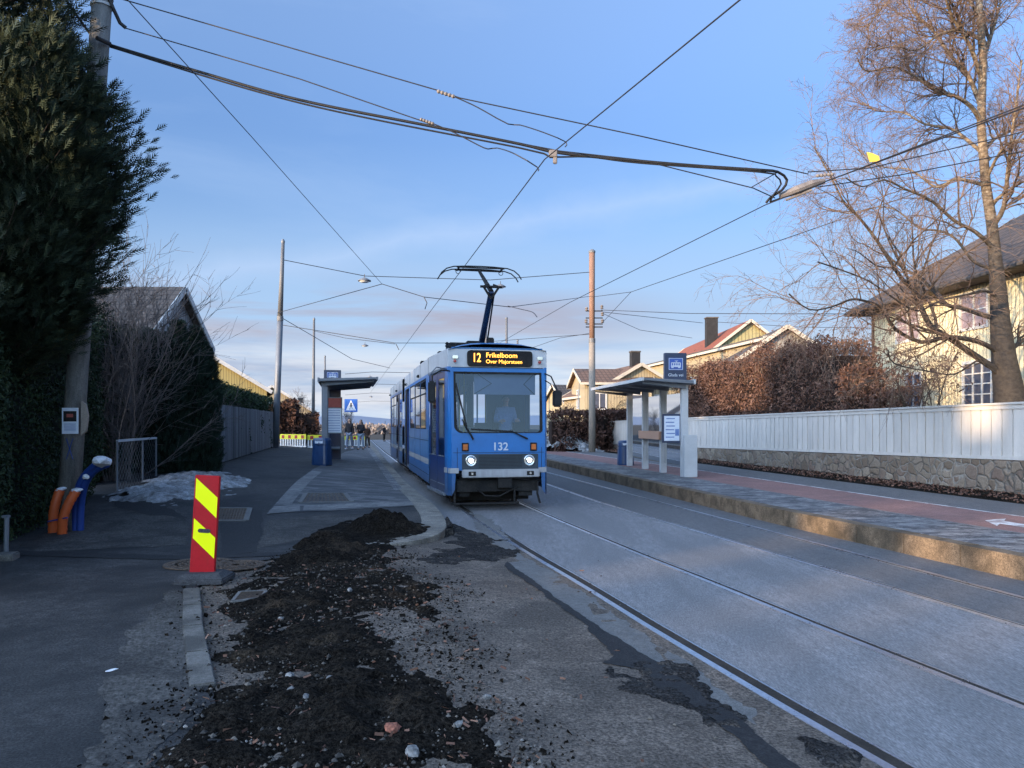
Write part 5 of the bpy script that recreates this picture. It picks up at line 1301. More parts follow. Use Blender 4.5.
    m.beam((-1.13,.44,3.05), (-1.26,2.4,3.05), .03,.05); m.beam((-1.12,.35,.33), (-1.27,2.45,.33), .05,.06); m.build('door_rail', M['steelgrey'], o)
    MB().box((-1.155,1.43,1.95), (.012,.10,.42), R(5)).build('door_sticker', M['signmid'], o)
    # ---- destination sign
    sg = MB(); x0, x1, z0, z1 = -.67, .76, 3.09, 3.43; n = 5; rr_ = .07; pts = []
    for cx, cz, a0 in ((x1-rr_,z0+rr_,-90),(x1-rr_,z1-rr_,0),(x0+rr_,z1-rr_,90),(x0+rr_,z0+rr_,180)):
        for k in range(n+1): a_ = R(a0+90*k/n); pts.append((cx+rr_*math.cos(a_), .085, cz+rr_*math.sin(a_)))
    sb = sg.prism(pts, (0,.12,0)).build('destination_sign', M['under'], o)
    def text(name, body, size, mat, parent, loc, rot=(R(90),0,0), ext=.002, align='CENTER', bold=0, sx=1):
        cu = bpy.data.curves.new(name, 'FONT'); cu.body = body; cu.size = size; cu.extrude = ext; cu.align_x = align; cu.align_y = 'CENTER'; cu.offset = bold
        ob = bpy.data.objects.new(name, cu); col.objects.link(ob); bpy.context.view_layer.update()
        me = bpy.data.meshes.new_from_object(ob.evaluated_get(bpy.context.evaluated_depsgraph_get())); bpy.data.objects.remove(ob)
        t = link(name, me, mat, parent); t.location = loc; t.rotation_euler = rot; t.scale = (sx,1,1); return t
    globals()['text'] = text
    text('lettering', '12', .27, M['led'], sb, (-.47,.080,3.262), sx=.72, bold=.002)
    text('lettering', 'Frikelboom', .15, M['led'], sb, (-.27,.080,3.325), align='LEFT', bold=0)
    text('lettering', 'Over Majorstuen', .115, M['led'], sb, (-.27,.080,3.19), align='LEFT', bold=0)
    text('fleet_number', '132', .235, M['txtwhite'], o, (.03,-.006,1.36), bold=.004)
    # ---- lamps, grille, bumper
    gr = MB().box((.03,-.012,1.045), (1.66,.03,.33)).build('grille', M['grille'], o, .01)
    m = MB()
    for k in range(9): m.box((.03,-.030,.93+.03*k), (.95,.006,.008))
    m.build('louvre', M['under'], gr)
    for x in (-.61,.66):
        h = MB().lathe([(.02,0),(.115,0),(.125,.02),(.115,.035),(.10,.03)], 24).build('headlight', M['chrome'], o, sm=True); h.rotation_euler = (R(90),0,0); h.location = (x,-.025,1.07)
        l = MB().lathe([(.085,0),(.080,.012),(.05,.022),(.01,.026)], 20).build('lens', M['chrome'], h, sm=True); l.location = (0,0,.020)
        e = MB().lathe([(.048,0),(.044,.012),(.02,.02),(.005,.022)], 16).build('bulb', M['lamp'], h, sm=True); e.location = (0,0,.038)
    for x in (-.73,.76):
        i_ = MB().box((x,-.012,1.36), (.15,.03,.18)).build('indicator', M['under'], o, .008)
        MB().box((x,-.032,1.36), (.10,.012,.12)).build('indicator_lens', M['amber'], i_, .004)
    bp = MB().box((.03,-.07,.80), (1.68,.14,.17)).build('bumper', M['tramwhite'], o, .015)
    for x in (-.60,.66):
        MB().box((x,-.145,.80), (.16,.01,.09)).build('fog_lamp', M['under'], bp, .01); MB().lathe([(.03,0),(.025,.01)], 12, (0,0,0)).build('fog_lens', M['chrome'], bp, loc=(x,-.152,.80)).rotation_euler = (R(90),0,0)
    for sx in (-1,1): MB().beam((sx*.87,-.03,.86), (sx*1.05,.02,.86), .03,.11).build('side_strip', M['tramwhite'], o, .004)
    MB().beam((-1.06,.05,.86), (-1.12,.40,.86), .02,.11).build('side_strip', M['tramwhite'], o)
    # small marker lamps at the top corners
    for x, mt in ((-.93,'steelgrey'),(.93,'steelgrey')):
        k = MB().box((x,.10,3.28), (.12,.04,.07)).build('marker_lamp', M['chrome'], o, .01); MB().lathe([(.035,0),(.03,.03),(.008,.035)], 14).build('marker_lens', M['redlens'], k, loc=(x-.01,.085,3.19)).rotation_euler = (R(90),0,0)
    # ---- underframe, coupler, bogies
    u = MB(); u.box((0,1.2,.52), (1.8,2.2,.24)); u.box((0,LEN/2,.42), (1.9,LEN-3,.28))
    u.box((-.72,.35,.50), (.22,.3,.42)); u.box((.62,.3,.46), (.3,.3,.34)); u.box((0,.9,.3), (1.7,.1,.3))
    u.build('underframe', M['under'], o)
    c = MB(); c.tube([(.12,1.0,.62),(.12,.05,.60)], .09, 12); c.box((.12,.0,.60), (.30,.16,.22)); c.tube([(-.5,.1,.5),(-.3,.02,.32),(0,.0,.30),(.25,.02,.42),(.45,.1,.5)], .018, 6); c.tube([(.05,.05,.66),(.35,-.02,.72),(.65,.05,.66)], .05, 8)
    c.build('coupler', M['under'], o)
    MB().tube([(.86,.02,.62),(.84,-.03,.35),(.90,-.03,.14)], .022, 6).build('cable', M['under'], o)
    pl = MB(); pl.beam((-1.02,.05,.155), (.45,.05,.155), .05,.035); pl.beam((-.95,.05,.17), (-.95,.05,.5), .04,.04); pl.beam((.35,.05,.17), (.35,.05,.45), .04,.04); pl.build('lifeguard', M['under'], o)
    for yb in (1.9,8.9,12.6,19.6):
        bg_ = MB().box((0,yb+.85,.42), (1.5,2.2,.25)).build('bogie', M['under'], o)
        for dy in (0,1.7):
            for sx in (-.74,.74):
                w = MB().lathe([(.33,-.05),(.33,.05),(.25,.06),(.1,.05)], 24).build('wheel', M['iron'], bg_); w.rotation_euler = (0,R(90),0); w.location = (sx,yb+dy,.335)
    # ---- mirrors and wipers
    def mirror(pts, c, d, rz):
        a_ = MB().tube(pts, .016, 7).build('mirror_arm', M['black'], o)
        m_ = MB().box((0,0,0), d).build('mirror', M['black'], a_, .03); m_.location = c; m_.rotation_euler.z = rz
        MB().box((0,d[1]/2+.002,0), (d[0]*.85,.004,d[2]*.85)).build('mirror_glass', M['chrome'], m_)
    mirror([(-1.05,.1,2.98),(-1.25,-.12,2.98),(-1.44,-.1,2.86),(-1.45,-.1,2.3)], (-1.45,-.08,2.52), (.15,.12,.46), 0)
    a_ = MB().tube([(-1.08,.2,3.02),(-1.35,-.1,3.04),(-1.52,-.12,2.86)], .013, 6).build('mirror_stay', M['steelgrey'], o)
    mirror([(1.04,.1,2.95),(1.14,-.05,2.88),(1.26,-.1,2.6),(1.27,-.1,2.45)], (1.27,-.08,2.40), (.20,.12,.36), 0)
    MB().tube([(1.05,.1,2.80),(1.13,-.05,2.72),(1.22,-.1,2.48)], .013, 6).build('mirror_stay', M['black'], o)
    def wiper(a_, b_, blade0, blade1, yoff=-.05):
        w = MB(); A = (a_[0], fr(a_[1])+yoff, a_[1]); B = (b_[0], fr(b_[1])+yoff, b_[1]); w.tube([A,B], [.022,.012], 6)
        w.build('wiper', M['black'], o); MB().beam((blade0[0],fr(blade0[1])-.025,blade0[1]), (blade1[0],fr(blade1[1])-.025,blade1[1]), .022,.03).build('wiper_blade', M['black'], o)
    wiper((-.56,1.52), (-.80,1.95), (-.70,1.80), (-.92,2.72)); wiper((.62,1.53), (.28,1.69), (.30,1.69), (-.60,1.74))
    # ---- roof equipment and pantograph
    for x, y, d in ((-.55,2.4,(.5,.7,.2)),(-.35,1.4,(.3,.3,.16)),(.05,1.3,(.16,.16,.24)),(.25,2.0,(.4,.5,.16)),(.0,5.0,(1.2,1.6,.22)),(.0,14,(1.2,2.2,.25)),(-.8,3.6,(.2,.25,.12)),(-1.0,6.5,(.15,.25,.10))):
        MB().box((x,y,3.6+d[2]/2), d).build('roof_equipment', M['under'], o, .02)
    for x, y in ((-.7,1.5),(-.25,1.2),(.45,1.4),(-.95,1.3),(.2,1.2)):
        MB().lathe([(.03,0),(.05,.03),(.03,.06),(.05,.09),(.02,.12)], 10).build('insulator', M['under'], o, loc=(x,y,3.60))
    for y in (5,9.5,14.5,19): MB().lathe([(.05,0),(.05,.05),(.02,.08)], 10).build('camera_dome', M['under'], o, loc=(-1.27,y,3.12))
    pt_ = MB()
    base = Vector((-.10,1.7,3.68)); knee = Vector((-.13,.2,4.72)); head = Vector((-.20,1.30,5.36))
    pt_.beam(base-Vector((.16,0,0)), base+Vector((.16,0,0)), .1,.08); pt_.box(base+Vector((0,.3,-.03)), (.45,1.1,.05))
    pg = pt_.build('pantograph', M['black'], o)
    MB().tube([base, knee], [.075,.06], 10).build('lower_arm', M['darkblue'], pg)
    MB().tube([base+Vector((.12,-.1,0)), knee+Vector((.07,.05,-.06))], .018, 6).build('lower_arm_rod', M['black'], pg)
    m = MB(); m.tube([knee, head], [.055,.035], 8)
    for s in (-1,1): m.tube([knee+Vector((s*.17,.0,.10)), knee+Vector((0,0,-.16))], .026, 6); m.tube([knee+Vector((s*.20,.02,.10)), knee+Vector((s*.05,.06,.16))], .02, 6)
    m.tube([knee+Vector((-.24,0,.10)), knee+Vector((.24,0,.10))], .028, 8); m.build('upper_arm', M['under'], pg)
    hd = MB(); c0 = head+Vector((0,0,.04))
    for dy in (-.17,.17):
        hd.tube([c0+Vector((x,dy,z)) for x, z in ((-.95,-.22),(-.89,-.12),(-.78,-.03),(-.62,.02),(-.3,.04),(0,.045),(.3,.04),(.62,.02),(.78,-.03),(.89,-.12),(.95,-.22))], .014, 7)
        hd.beam(c0+Vector((-.55,dy,.01)), c0+Vector((.55,dy,.01)), .025,.03)
    for x in (-.5,.5): hd.beam(c0+Vector((x,-.18,.0)), c0+Vector((x,.18,.0)), .03,.03); hd.tube([c0+Vector((x+.05*math.cos(a/8*6.28), 0, -.06+.05*math.sin(a/8*6.28))) for a in range(9)], .008, 5)
    hd.beam(c0+Vector((-.5,0,-.02)), c0+Vector((.5,0,-.02)), .03,.03)
    hd.build('collector_head', M['under'], pg)
    return o
tram = build_tram()
# ================================================================ street furniture
def shelter(name, label, loc, rz, side, L, depth, h, nposts, sign_at_far, near_fin, with_map):
    """side=+1: the roof reaches to +x from the line of posts, -1: to -x; local y runs along the platform"""
    o = empty(name, loc, rz, label, 'tram shelter'); s = side
    for k in range(nposts):
        y = L*k/(nposts-1); MB().box((0,y,(h-.12)/2), (.20,.16,h-.12)).build('post', M['lightsteel' if s < 0 else 'steelgrey'], o, .01)
    r_ = MB(); n = 5
    r_.prism([(-.18*s,-.35,h-.10),(-.18*s,-.35,h),(s*depth,-.35,h+.07),(s*depth,-.35,h+.0)], (0,L+.7,0))
    rf = r_.build('roof', M['steelgrey'], o, .01)
    m = MB()
    for k in range(nposts+1):
        y = -.15+(L+.3)*k/nposts; m.prism([(0,y,h-.12),(s*depth*.96,y,h-.04),(s*depth*.96,y,h-.09),(0,y,h-.24)], (0,.05,0))
    m.build('roof_rib', M['steelgrey'], rf)
    m = MB(); m.box((s*(depth+.02),L/2,h+.03), (.07,L+.74,.10)); m.box((-.2*s,L/2,h-.04), (.06,L+.74,.14)); m.build('edge_beam', M['lightsteel' if s < 0 else 'steelgrey'], rf)
    for k in range(nposts-1):
        y0, y1 = L*k/(nposts-1)+.09, L*(k+1)/(nposts-1)-.09
        MB().add([(0,y0,.32),(0,y1,.32),(0,y1,h-.35),(0,y0,h-.35)], [(0,1,2,3)]).build('glass_panel', M['shglass'], o)
    return o
rs_loc = Vector((5.12,22.9,PR)); rs = shelter('tram_shelter', 'grey tram shelter with stop sign on its roof on the right platform', rs_loc, R(6.8), -1, 6.0, 1.35, 2.85, 4, False, True, True)
def stop_box(parent, c, w, h_, rz=0, txt=True, back=False):
    b = MB().box((0,0,0), (w,.16,h_)).build('stop_sign', M['signdark'], parent, .01); b.location = c; b.rotation_euler.z = rz
    p = MB().box((0,-.084,.10*h_), (w*.66,.01,h_*.44)).build('tram_symbol_panel', M['signmid'], b)
    y = -.092; m = MB()
    def line(x0,z0,x1,z1,t=.018): m.beam((x0,y,z0),(x1,y,z1),t,.004) if abs(x1-x0) > abs(z1-z0) else m.box(((x0+x1)/2,y,(z0+z1)/2), (t,.004,abs(z1-z0)))
    cz = .10*h_; W2, H2 = w*.31, h_*.20
    m.box((0,y,cz+H2), (2*W2,.004,.012)); m.box((0,y,cz-H2), (2*W2,.004,.012)); m.box((-W2,y,cz), (.012,.004,2*H2)); m.box((W2,y,cz), (.012,.004,2*H2))
    # tram pictogram: body with windows, bogies and collector
    bz = cz-.02; m.box((0,y,bz-.045), (1.45*W2,.004,.045)); m.box((0,y,bz+.055), (1.35*W2,.004,.022))
    for k in range(5): m.box((-.64*W2+.32*W2*k,y,bz+.01), (.026,.004,.08))
    for x in (-.5*W2,.5*W2): m.box((x,y,bz-.085), (.07,.004,.028))
    m.box((.08*W2,y,bz+.085), (.012,.004,.04)); m.box((.08*W2,y,bz+.11), (.10,.004,.012))
    m.build('tram_symbol', M['txtwhite'], p)
    if txt: text('stop_name', 'Glads vei', .125, M['txtwhite'], b, (0,-.085,-.30*h_))
    return b
stop_box(rs, (-.30,-.05,3.26), .66, .82, R(-2))
# timetable case between the posts, lean rail and cabinet
tc_ = MB().box((-.14,.95,1.42), (.08,.98,.80)).build('timetable_case', M['signdark'], rs, .01)
MB().box((-.185,.93,1.44), (.01,.86,.66)).build('timetable', M['paper'], tc_)
m = MB()
for k in range(7):
    for j in range(2): m.box((-.193,.72+.42*j,1.20+.08*k), (.004,.30-.05*(k%3),.022))
m.build('printed_rows', M['bluprint'], tc_)
# the case also shows its face along the platform end
c2 = MB().box((-.36,.10,1.44), (.56,.07,.86)).build('poster_case', M['signdark'], rs, .01)
MB().box((-.36,.055,1.44), (.47,.01,.74)).build('poster', M['paper'], c2)
m = MB()
for k in range(6): m.box((-.42+.02*(k%2),.048,1.18+.11*k), (.26,.004,.03))
m.box((-.20,.048,1.32), (.12,.004,.2)); m.build('poster_print', M['bluprint'], c2)
MB().box((-.15,3.0,1.20), (.09,2.3,.27)).build('lean_rail', M['bench'], rs, .01)
MB().box((.12,-.10,.62), (.40,.30,1.24)).build('end_cabinet', M['lightsteel'], rs, .015)
def bin_(label, loc, rz=0):
    o = empty('litter_bin', loc, rz, label, 'litter bin'); m = MB(); n = 20
    def sq(r, z): return [(math.copysign(abs(math.cos(a))**.55, math.cos(a))*r, math.copysign(abs(math.sin(a))**.55, math.sin(a))*r, z) for a in [2*math.pi*k/n for k in range(n)]]
    lv = [(.30,.0),(.31,.05),(.28,.70),(.29,.72),(.28,.86),(.25,.93),(.10,.95)]
    for r_, z in lv: m.v += sq(r_, z)
    m.f = [(i*n+k, i*n+(k+1)%n, (i+1)*n+(k+1)%n, (i+1)*n+k) for i in range(len(lv)-1) for k in range(n)]+[tuple((len(lv)-1)*n+k for k in range(n))]
    m.build('body', M['binblue'], o, sm=False); MB().box((0,-.275,.80), (.30,.02,.10)).build('opening', M['paper'], o, .01); MB().lathe([(.29,.70),(.305,.705),(.305,.72),(.29,.725)], 20).build('rim', M['darkblue'], o)
    return o
bl = GL(322,465.3); bin_('dark blue tapered litter bin in front of the left shelter', bl, R(-8))
bin_('dark blue litter bin half hidden by the far post of the right shelter', Vector((4.36,29.6,PR)))
# left shelter
zS = .42
ls = shelter('tram_shelter', 'grey tram shelter with cantilever roof behind the blue bin on the left platform', Vector((-6.62,27.2,zS)), R(12.1), 1, 4.6, 1.80, 3.02, 4, True, False, True)
tt = MB().box((.20,4.15,1.55), (.66,.20,3.1)).build('totem', M['signdark'], ls, .01); MB().box((.20,4.04,2.55), (.5,.01,.9)).build('totem_panel', M['darkblue'], tt)
stop_box(ls, (.20,4.15,3.37), .68, .50, 0, txt=False)
mc = MB().box((.30,1.5,1.75), (.60,.05,1.36)).build('map_case', M['steelgrey'], ls)
MB().box((.30,1.468,2.22), (.54,.01,.34)).build('map_heading', M['redprint'], mc)
MB().box((.30,1.468,1.56), (.54,.01,.90)).build('map_sheet', M['paper'], mc)
m = MB()
for k in range(9): m.box((.30,1.460,1.18+.095*k), (.44,.004,.02))
m.build('printed_rows', M['bluprint'], mc)
m = MB(); m.box((.30,3.0,.50), (.42,2.4,.05)); m.build('bench', M['steelgrey'], ls, .01)
# pedestrian crossing sign
so = empty('crossing_sign', Vector((W(351,430,47.5).x,47.5,.37)), R(2), 'blue square zebra crossing sign with walking figure beyond the left shelter', 'road sign')
MB().tube([(0,.04,0),(0,.04,3.0)], .035, 8).build('pole', M['steelgrey'], so)
zz = 2.62; sg = MB().box((0,0,zz), (.80,.03,.80)).build('sign_plate', M['signblue'], so, .01)
MB().add([(-.32,-.018,zz-.30),(.32,-.018,zz-.30),(0,-.018,zz+.34)], [(0,1,2)]).build('white_triangle', M['txtwhite'], sg)
m = MB(); y = -.024; m.add([(.05*math.cos(k), y, zz+.13+.05*math.sin(k)) for k in [i*math.pi/5 for i in range(10)]], [tuple(range(10))])
m.beam((0,y,zz+.08),(0,y,zz-.08),.07,.006); m.beam((0,y,zz-.06),(-.10,y,zz-.24),.035,.006); m.beam((0,y,zz-.06),(.10,y,zz-.22),.035,.006); m.beam((0,y,zz+.06),(-.10,y,zz-.04),.03,.006); m.beam((0,y,zz+.06),(.10,y,zz-.02),.03,.006)
m.build('walking_figure', M['under'], sg)
# marker board
bb = GL(200,583); mo = empty('marker_board', Vector((bb.x+.0,bb.y+.12,zL(bb.x,bb.y))), R(4), 'red and yellow striped marker board in a grey rubber foot', 'marker board')
w_, h_ = .265, 1.06; lean = Matrix.Rotation(R(3.4), 3, 'Y')@Matrix.Rotation(R(.5), 3, 'X')
ft_ = MB(); ft_.add([(-.27,-.22,0),(.25,-.22,0),(.27,.22,0),(-.25,.22,0),(-.27,-.22,.05),(.25,-.22,.05),(.27,.22,.05),(-.25,.22,.05),(-.19,-.13,.10),(.18,-.13,.10),(.18,.13,.10),(-.19,.13,.10)],
   [(0,1,5,4),(1,2,6,5),(2,3,7,6),(3,0,4,7),(4,5,9,8),(5,6,10,9),(6,7,11,10),(7,4,8,11),(8,9,10,11)])
ft_.build('rubber_foot', M['rubber'], mo, .012)
pan = MB().box((0,0,h_/2), (w_,.045,h_)).build('panel', M['red'], mo, .008); pan.location = (-.02,0,.085); pan.rotation_euler = lean.to_euler()
def bp_(u, v, y=-.025): return ((u-.5)*w_, y, (1-v)*h_)
for sh in ([(.06,.03),(.95,.22),(.95,.43),(.06,.23)], [(.06,.44),(.95,.63),(.95,.845),(.06,.645)]):
    MB().add([bp_(*p) for p in sh], [(0,1,2,3)]).build('yellow_stripe', M['yellow'], pan)
sl = MB(); c0 = bp_(.5,.565); pts = []
for k in range(9): a = math.pi/2+math.pi*k/8; pts.append((c0[0]-.045+.022*math.cos(a), -.028, c0[2]+.022*math.sin(a)))
for k in range(9): a = -math.pi/2+math.pi*k/8; pts.append((c0[0]+.045+.022*math.cos(a), -.028, c0[2]+.022*math.sin(a)))
sl.add(pts, [tuple(range(len(pts)))]).build('grip_slot', M['rubber'], pan)
# yellow and white barriers
def barrier(label, a, b, z, first=[None]):
    a, b = Vector(a), Vector(b); d = b-a; L = d.length; o = empty('barrier', (a.x,a.y,z), math.atan2(d.y,d.x), label, 'barrier', 'yellow and white barriers')
    MB().box((L/2,0,.60), (L,.05,.28)).build('top_board', M['barrier_y'], o, .01)
    nn = max(3, int(L/.42))
    for k in range(nn): MB().box(((k+.5)*L/nn,-.03,.60), (.17,.01,.18)).build('red_square', M['barrier_r'], o)
    m = MB(); k = 0
    while k*.16 < L-.05: m.box((.05+k*.16,0,.26), (.08,.04,.42)); k += 1
    m.box((L/2,0,.07), (L,.05,.06)); m.build('slats', M['barrier_w'], o)
    for x in (.2, L-.2): MB().box((x,0,.03), (.08,.45,.06)).build('foot', M['barrier_w'], o)
p0 = W(279,447,43); p1 = W(308,447,43); p2 = W(333,447,43)
barrier('yellow topped white barrier next to the left lamp pole', (p0.x,43.2,0), (p1.x,42.6,0), .54)
barrier('yellow topped white barrier partly hidden by the left shelter post', (p1.x+.05,42.7,0), (p2.x,43.0,0), .50)
q0 = W(343,447,52); q1 = W(362,447,52)
barrier('yellow and white barrier glimpsed behind the walking pair', (q0.x,52.5,0), (q1.x,53,0), .30)
# small red hydrant-like post at the pole foot
po_ = empty('red_marker_post', Vector((-12.5,39.6,.65)), 0, 'short red and white marker post at the foot of the left lamp pole', 'marker post')
MB().tube([(0,0,0),(0,0,.62)], .09, 10).build('post', M['barrier_r'], po_); MB().tube([(0,0,.35),(0,0,.45)], .093, 10).build('band', M['barrier_w'], po_)

# ---------------------------------------------------------------- poles
def pole(label, base, top, r0, r1, mats, split=None, extra=None):
    base, top = Vector(base), Vector(top); o = empty('utility_pole', base, 0, label, 'pole'); t = top-base
    if split:
        q = t*split; MB().tube([(0,0,0), q], [r0, r0*.92], 14).build('lower_shaft', M[mats[0]], o, sm=True)
        MB().tube([q, t], [r0*.80, r1], 14).build('upper_shaft', M[mats[1]], o, sm=True); MB().tube([q-Vector((0,0,.12)), q+Vector((0,0,.12))], r0*.97, 14).build('collar', M['polegrey'], o)
    else: MB().tube([(0,0,0), t], [r0, r1], 16).build('shaft', M[mats[0]], o, sm=True)
    MB().lathe([(r1*1.1,0),(r1*1.2,.1),(r1*.5,.2)], 12, tuple(t)).build('cap', M['steelgrey'], o)
    return o
cb = GL(67,530); cp = empty('concrete_pole', cb, 0, 'leaning concrete utility pole with a poster, in front of the dark conifer', 'pole'); ct = W(106,-60,12.3)-cb
MB().tube([(0,0,0), ct*.5, ct], [.16,.15,.145], 24).build('shaft', M['concrete'], cp, sm=True)
m = MB()
for t_ in (.885,.90,.915): m.tube([ct*t_-Vector((0,0,.02)), ct*t_+Vector((0,0,.02))], .165, 20)
m.build('steel_band', M['lightsteel'], cp)
ps = MB().box((.02,-.178,0), (.25,.012,.40)).build('poster', M['paper'], cp, loc=tuple(ct*.181+Vector((.02,.0,.0)))); MB().box((.02,-.187,.07), (.20,.004,.16)).build('poster_picture', M['under'], ps)
MB().box((.02,-.190,.08), (.10,.004,.05)).build('poster_photo', M['redprint'], ps)
for k in range(4): MB().box((.02,-.187,-.05-.03*k), (.18,.004,.010)).build('poster_line', M['bluprint'], ps)
cd = MB().add([(.17,-.14,.26),(.235,-.13,.22),(.26,-.11,.03),(.235,-.12,-.20),(.165,-.14,-.27),(.17,-.10,.26),(.235,-.09,.22),(.26,-.07,.03),(.235,-.08,-.20),(.165,-.10,-.27)], [(0,1,2,3,4),(9,8,7,6,5),(0,5,6,1),(1,6,7,2),(2,7,8,3),(3,8,9,4),(4,9,5,0)]).build('cardboard_strip', M['cardboard'], cp, loc=tuple(ct*.181+Vector((.015,0,.04))))
m = MB(); c_ = ct*.135+Vector((.055,-.172,0)); m.beam(c_+Vector((-.05,.0,-.16)), c_+Vector((.05,.0,.16)), .014,.006); m.beam(c_+Vector((-.05,.0,.16)), c_+Vector((.05,.0,-.16)), .014,.006); m.build('chalk_cross', M['conduit'], cp)
MB().tube([A0-cb for A0 in (W(104,-14,12.15),W(113,8,12.25),W(120,23,12.35),W(126,28,12.4))], .03, 8).build('bracket_arm', M['wire'], cp)
MB().tube([W(97,38,11.97)-cb, W(110,44,12.2)-cb], .035, 8).build('cable_clamp', M['wire'], cp)
# conduits strapped to the pole
def conduit(name, pts, r_, mat, label, cat='conduit', rings=True):
    m = MB(); sp3 = smooth_path3(pts); rr = [r_*(1+(.07 if i % 2 else -.04)) for i in range(len(sp3))] if rings else r_
    m.tube(sp3, rr, 14); return tag(m.build(name, M[mat], None, sm=True), label, cat)
def smooth_path3(pts, st=.03):
    out = []; P_ = [Vector(p) for p in pts]; n = len(P_)
    for i in range(n-1):
        p0, p1, p2, p3 = P_[max(i-1,0)], P_[i], P_[i+1], P_[min(i+2,n-1)]; k_ = max(2, int((p2-p1).length/st))
        for k in range(k_):
            u = k/k_; out.append(.5*((2*p1)+(p2-p0)*u+(2*p0-5*p1+4*p2-p3)*u*u+(3*p1-p0-3*p2+p3)*u**3))
    return out+[P_[-1]]
conduit('orange_conduit', [W(53,538,11.78),W(53,520,11.76),W(55,505,11.76),W(60,490,11.80)], .067, 'orange', 'left of two orange corrugated conduits rising beside the concrete pole')
conduit('orange_conduit', [W(62,538,11.68),W(63,520,11.63),W(68,505,11.64),W(76,491,11.68)], .067, 'orange', 'right orange corrugated conduit leaning across the concrete pole foot')
for (px, py, dd, lab) in ((61,489,11.80,'pale torn wrap on the top of the left orange conduit'),(77,490,11.68,'pale torn wrap on the top of the right orange conduit')):
    stone('torn_wrap', W(px,py,dd)-Vector((0,0,.05)), .085, M['plastic'], lab, 'wrapping', .4)
for j, (x0, lab) in enumerate(((77,'blue cable duct bending right, closest to the concrete pole'),(82,'blue cable duct bending right along the outside of its neighbour'))):
    conduit('blue_duct', [W(x0-2,534,11.95),W(x0-1,505,11.9),W(x0+3,484,11.8),W(x0+12,471,11.7),W(x0+22+3*j,463+1*j,11.6)], .055, 'conduit', lab, rings=False)
stone('plastic_wrap', W(102,461,11.58)-Vector((0,0,.08)), .20, M['plastic'], 'torn white plastic tied round the end of the blue ducts', 'wrapping', .45)
stone('tape_wad', W(86,477,11.6)-Vector((0,0,.05)), .05, M['plastic'], 'small wad of white tape on the bend of the blue ducts', 'wrapping', .9)
MB().tube([W(54,521,11.73)+Vector((-.05,-.07,0)), W(70,517,11.62)+Vector((0,-.07,0))], .012, 6).build('strap', M['conduit'], cp).location = -cb
# little post and kerb stub at the left frame edge
lp = G(6,556,.15); gp = empty('grey_stake', lp, 0, 'thin grey stake standing by the hedge at the left edge', 'stake'); MB().tube([(0,0,0),(.01,0,.50)], .03, 8).build('shaft', M['steelgrey'], gp)
MB().box((0,0,.51), (.07,.07,.03)).build('cap', M['steelgrey'], gp)
st_ = MB().box((0,0,.03), (.45,.30,.10)).build('stone_block', M['kerb'], None, .015, loc=G(-4,560,.15), rz=.3); tag(st_, 'pale kerb stone stub lying by the grey stake', 'stone')
pole('tall steel lamp pole at the end of the grey plank fence', (-12.3,40,.64), W(283,243,40), .17,.085, ('steelgrey','polegrey'), .63)
pole('second thinner pole beyond the left shelter', (W(313,440,63).x,63,.5), W(314,320,63), .15,.09, ('polegrey','polegrey'))
pole('third distant pole beside the left shelter roof', (W(325,434,99).x,99,.3), W(325,357,99), .15,.10, ('polegrey','polegrey'))
wp = pole('wooden utility pole with insulators on the right platform', (4.47,43,PR), W(592,253,43), .19,.165, ('woodpale','wood'), .56)
for lab, px, py, d_, r_ in (('grey pole top rising above the tram roof',506.5,319,68,.13),('pale thin pole top just left of a thicker one above the tram roof',486,331,76,.12),('short pale pole top above the destination sign',517.5,341,92,.14)):
    pole(lab, (W(px,430,d_).x,d_,.3), W(px,py,d_), r_, r_*.8, ('polegrey','polegrey'))
# insulator brackets
ib = MB()
for z_y in (311,318,324,327):
    p = W(592,z_y,43)-Vector((4.47,43,PR)); ib.beam(p+Vector((-.35,0,0)), p+Vector((.6,0,0)), .05,.06)
ib.build('bracket', M['chimney'], wp)
for z_y, dx in ((309,.55),(316,.58),(323,.58),(311,-.3),(323,-.33)):
    p = W(592,z_y,43)-Vector((4.47,43,PR)); MB().lathe([(.05,0),(.10,.05),(.05,.10),(.10,.16),(.04,.22)], 10, tuple(p+Vector((dx,0,0)))).build('insulator', M['insul'], wp)

# ---------------------------------------------------------------- overhead wires
def wire(label, pts, r_=.010, name='overhead_wire', mat='wire', sag=0, n=10, cat='wire', group=None, smooth_c=False):
    pts = [Vector(p) for p in pts]; out = []
    if smooth_c: out = smooth_path3(pts, .15)
    else:
        for a, b in zip(pts, pts[1:]):
            for k in range(n): u = k/n; q = a.lerp(b, u); q.z -= sag*4*u*(1-u); out.append(q)
        out.append(pts[-1])
    return tag(MB().tube(out, r_, 6).build(name, M[mat], None), label, cat, group)
cz = 5.5
wire('contact wire over the tram\'s track, crossing the sky to the pantograph', [(4.6,1.0,cz),(1.96,6.63,cz),(.45,10.62,cz),(-1.14,18,cz),(-2.57,24.6,cz),(-7.5,47.6,cz),(-16,87,cz-.1)], .0085, n=4)
wire('contact wire over the empty track, running up to the right', [(10.5,1.5,cz),(5.86,8.8,cz),(4.22,12.83,cz),(1.74,23.1,cz),(-.08,32.3,cz),(-4.4,54,cz),(-12,90,cz-.1)], .0085, n=4)
D1 = 12.4
A_ = lambda px, py, d=D1: W(px, py, d)
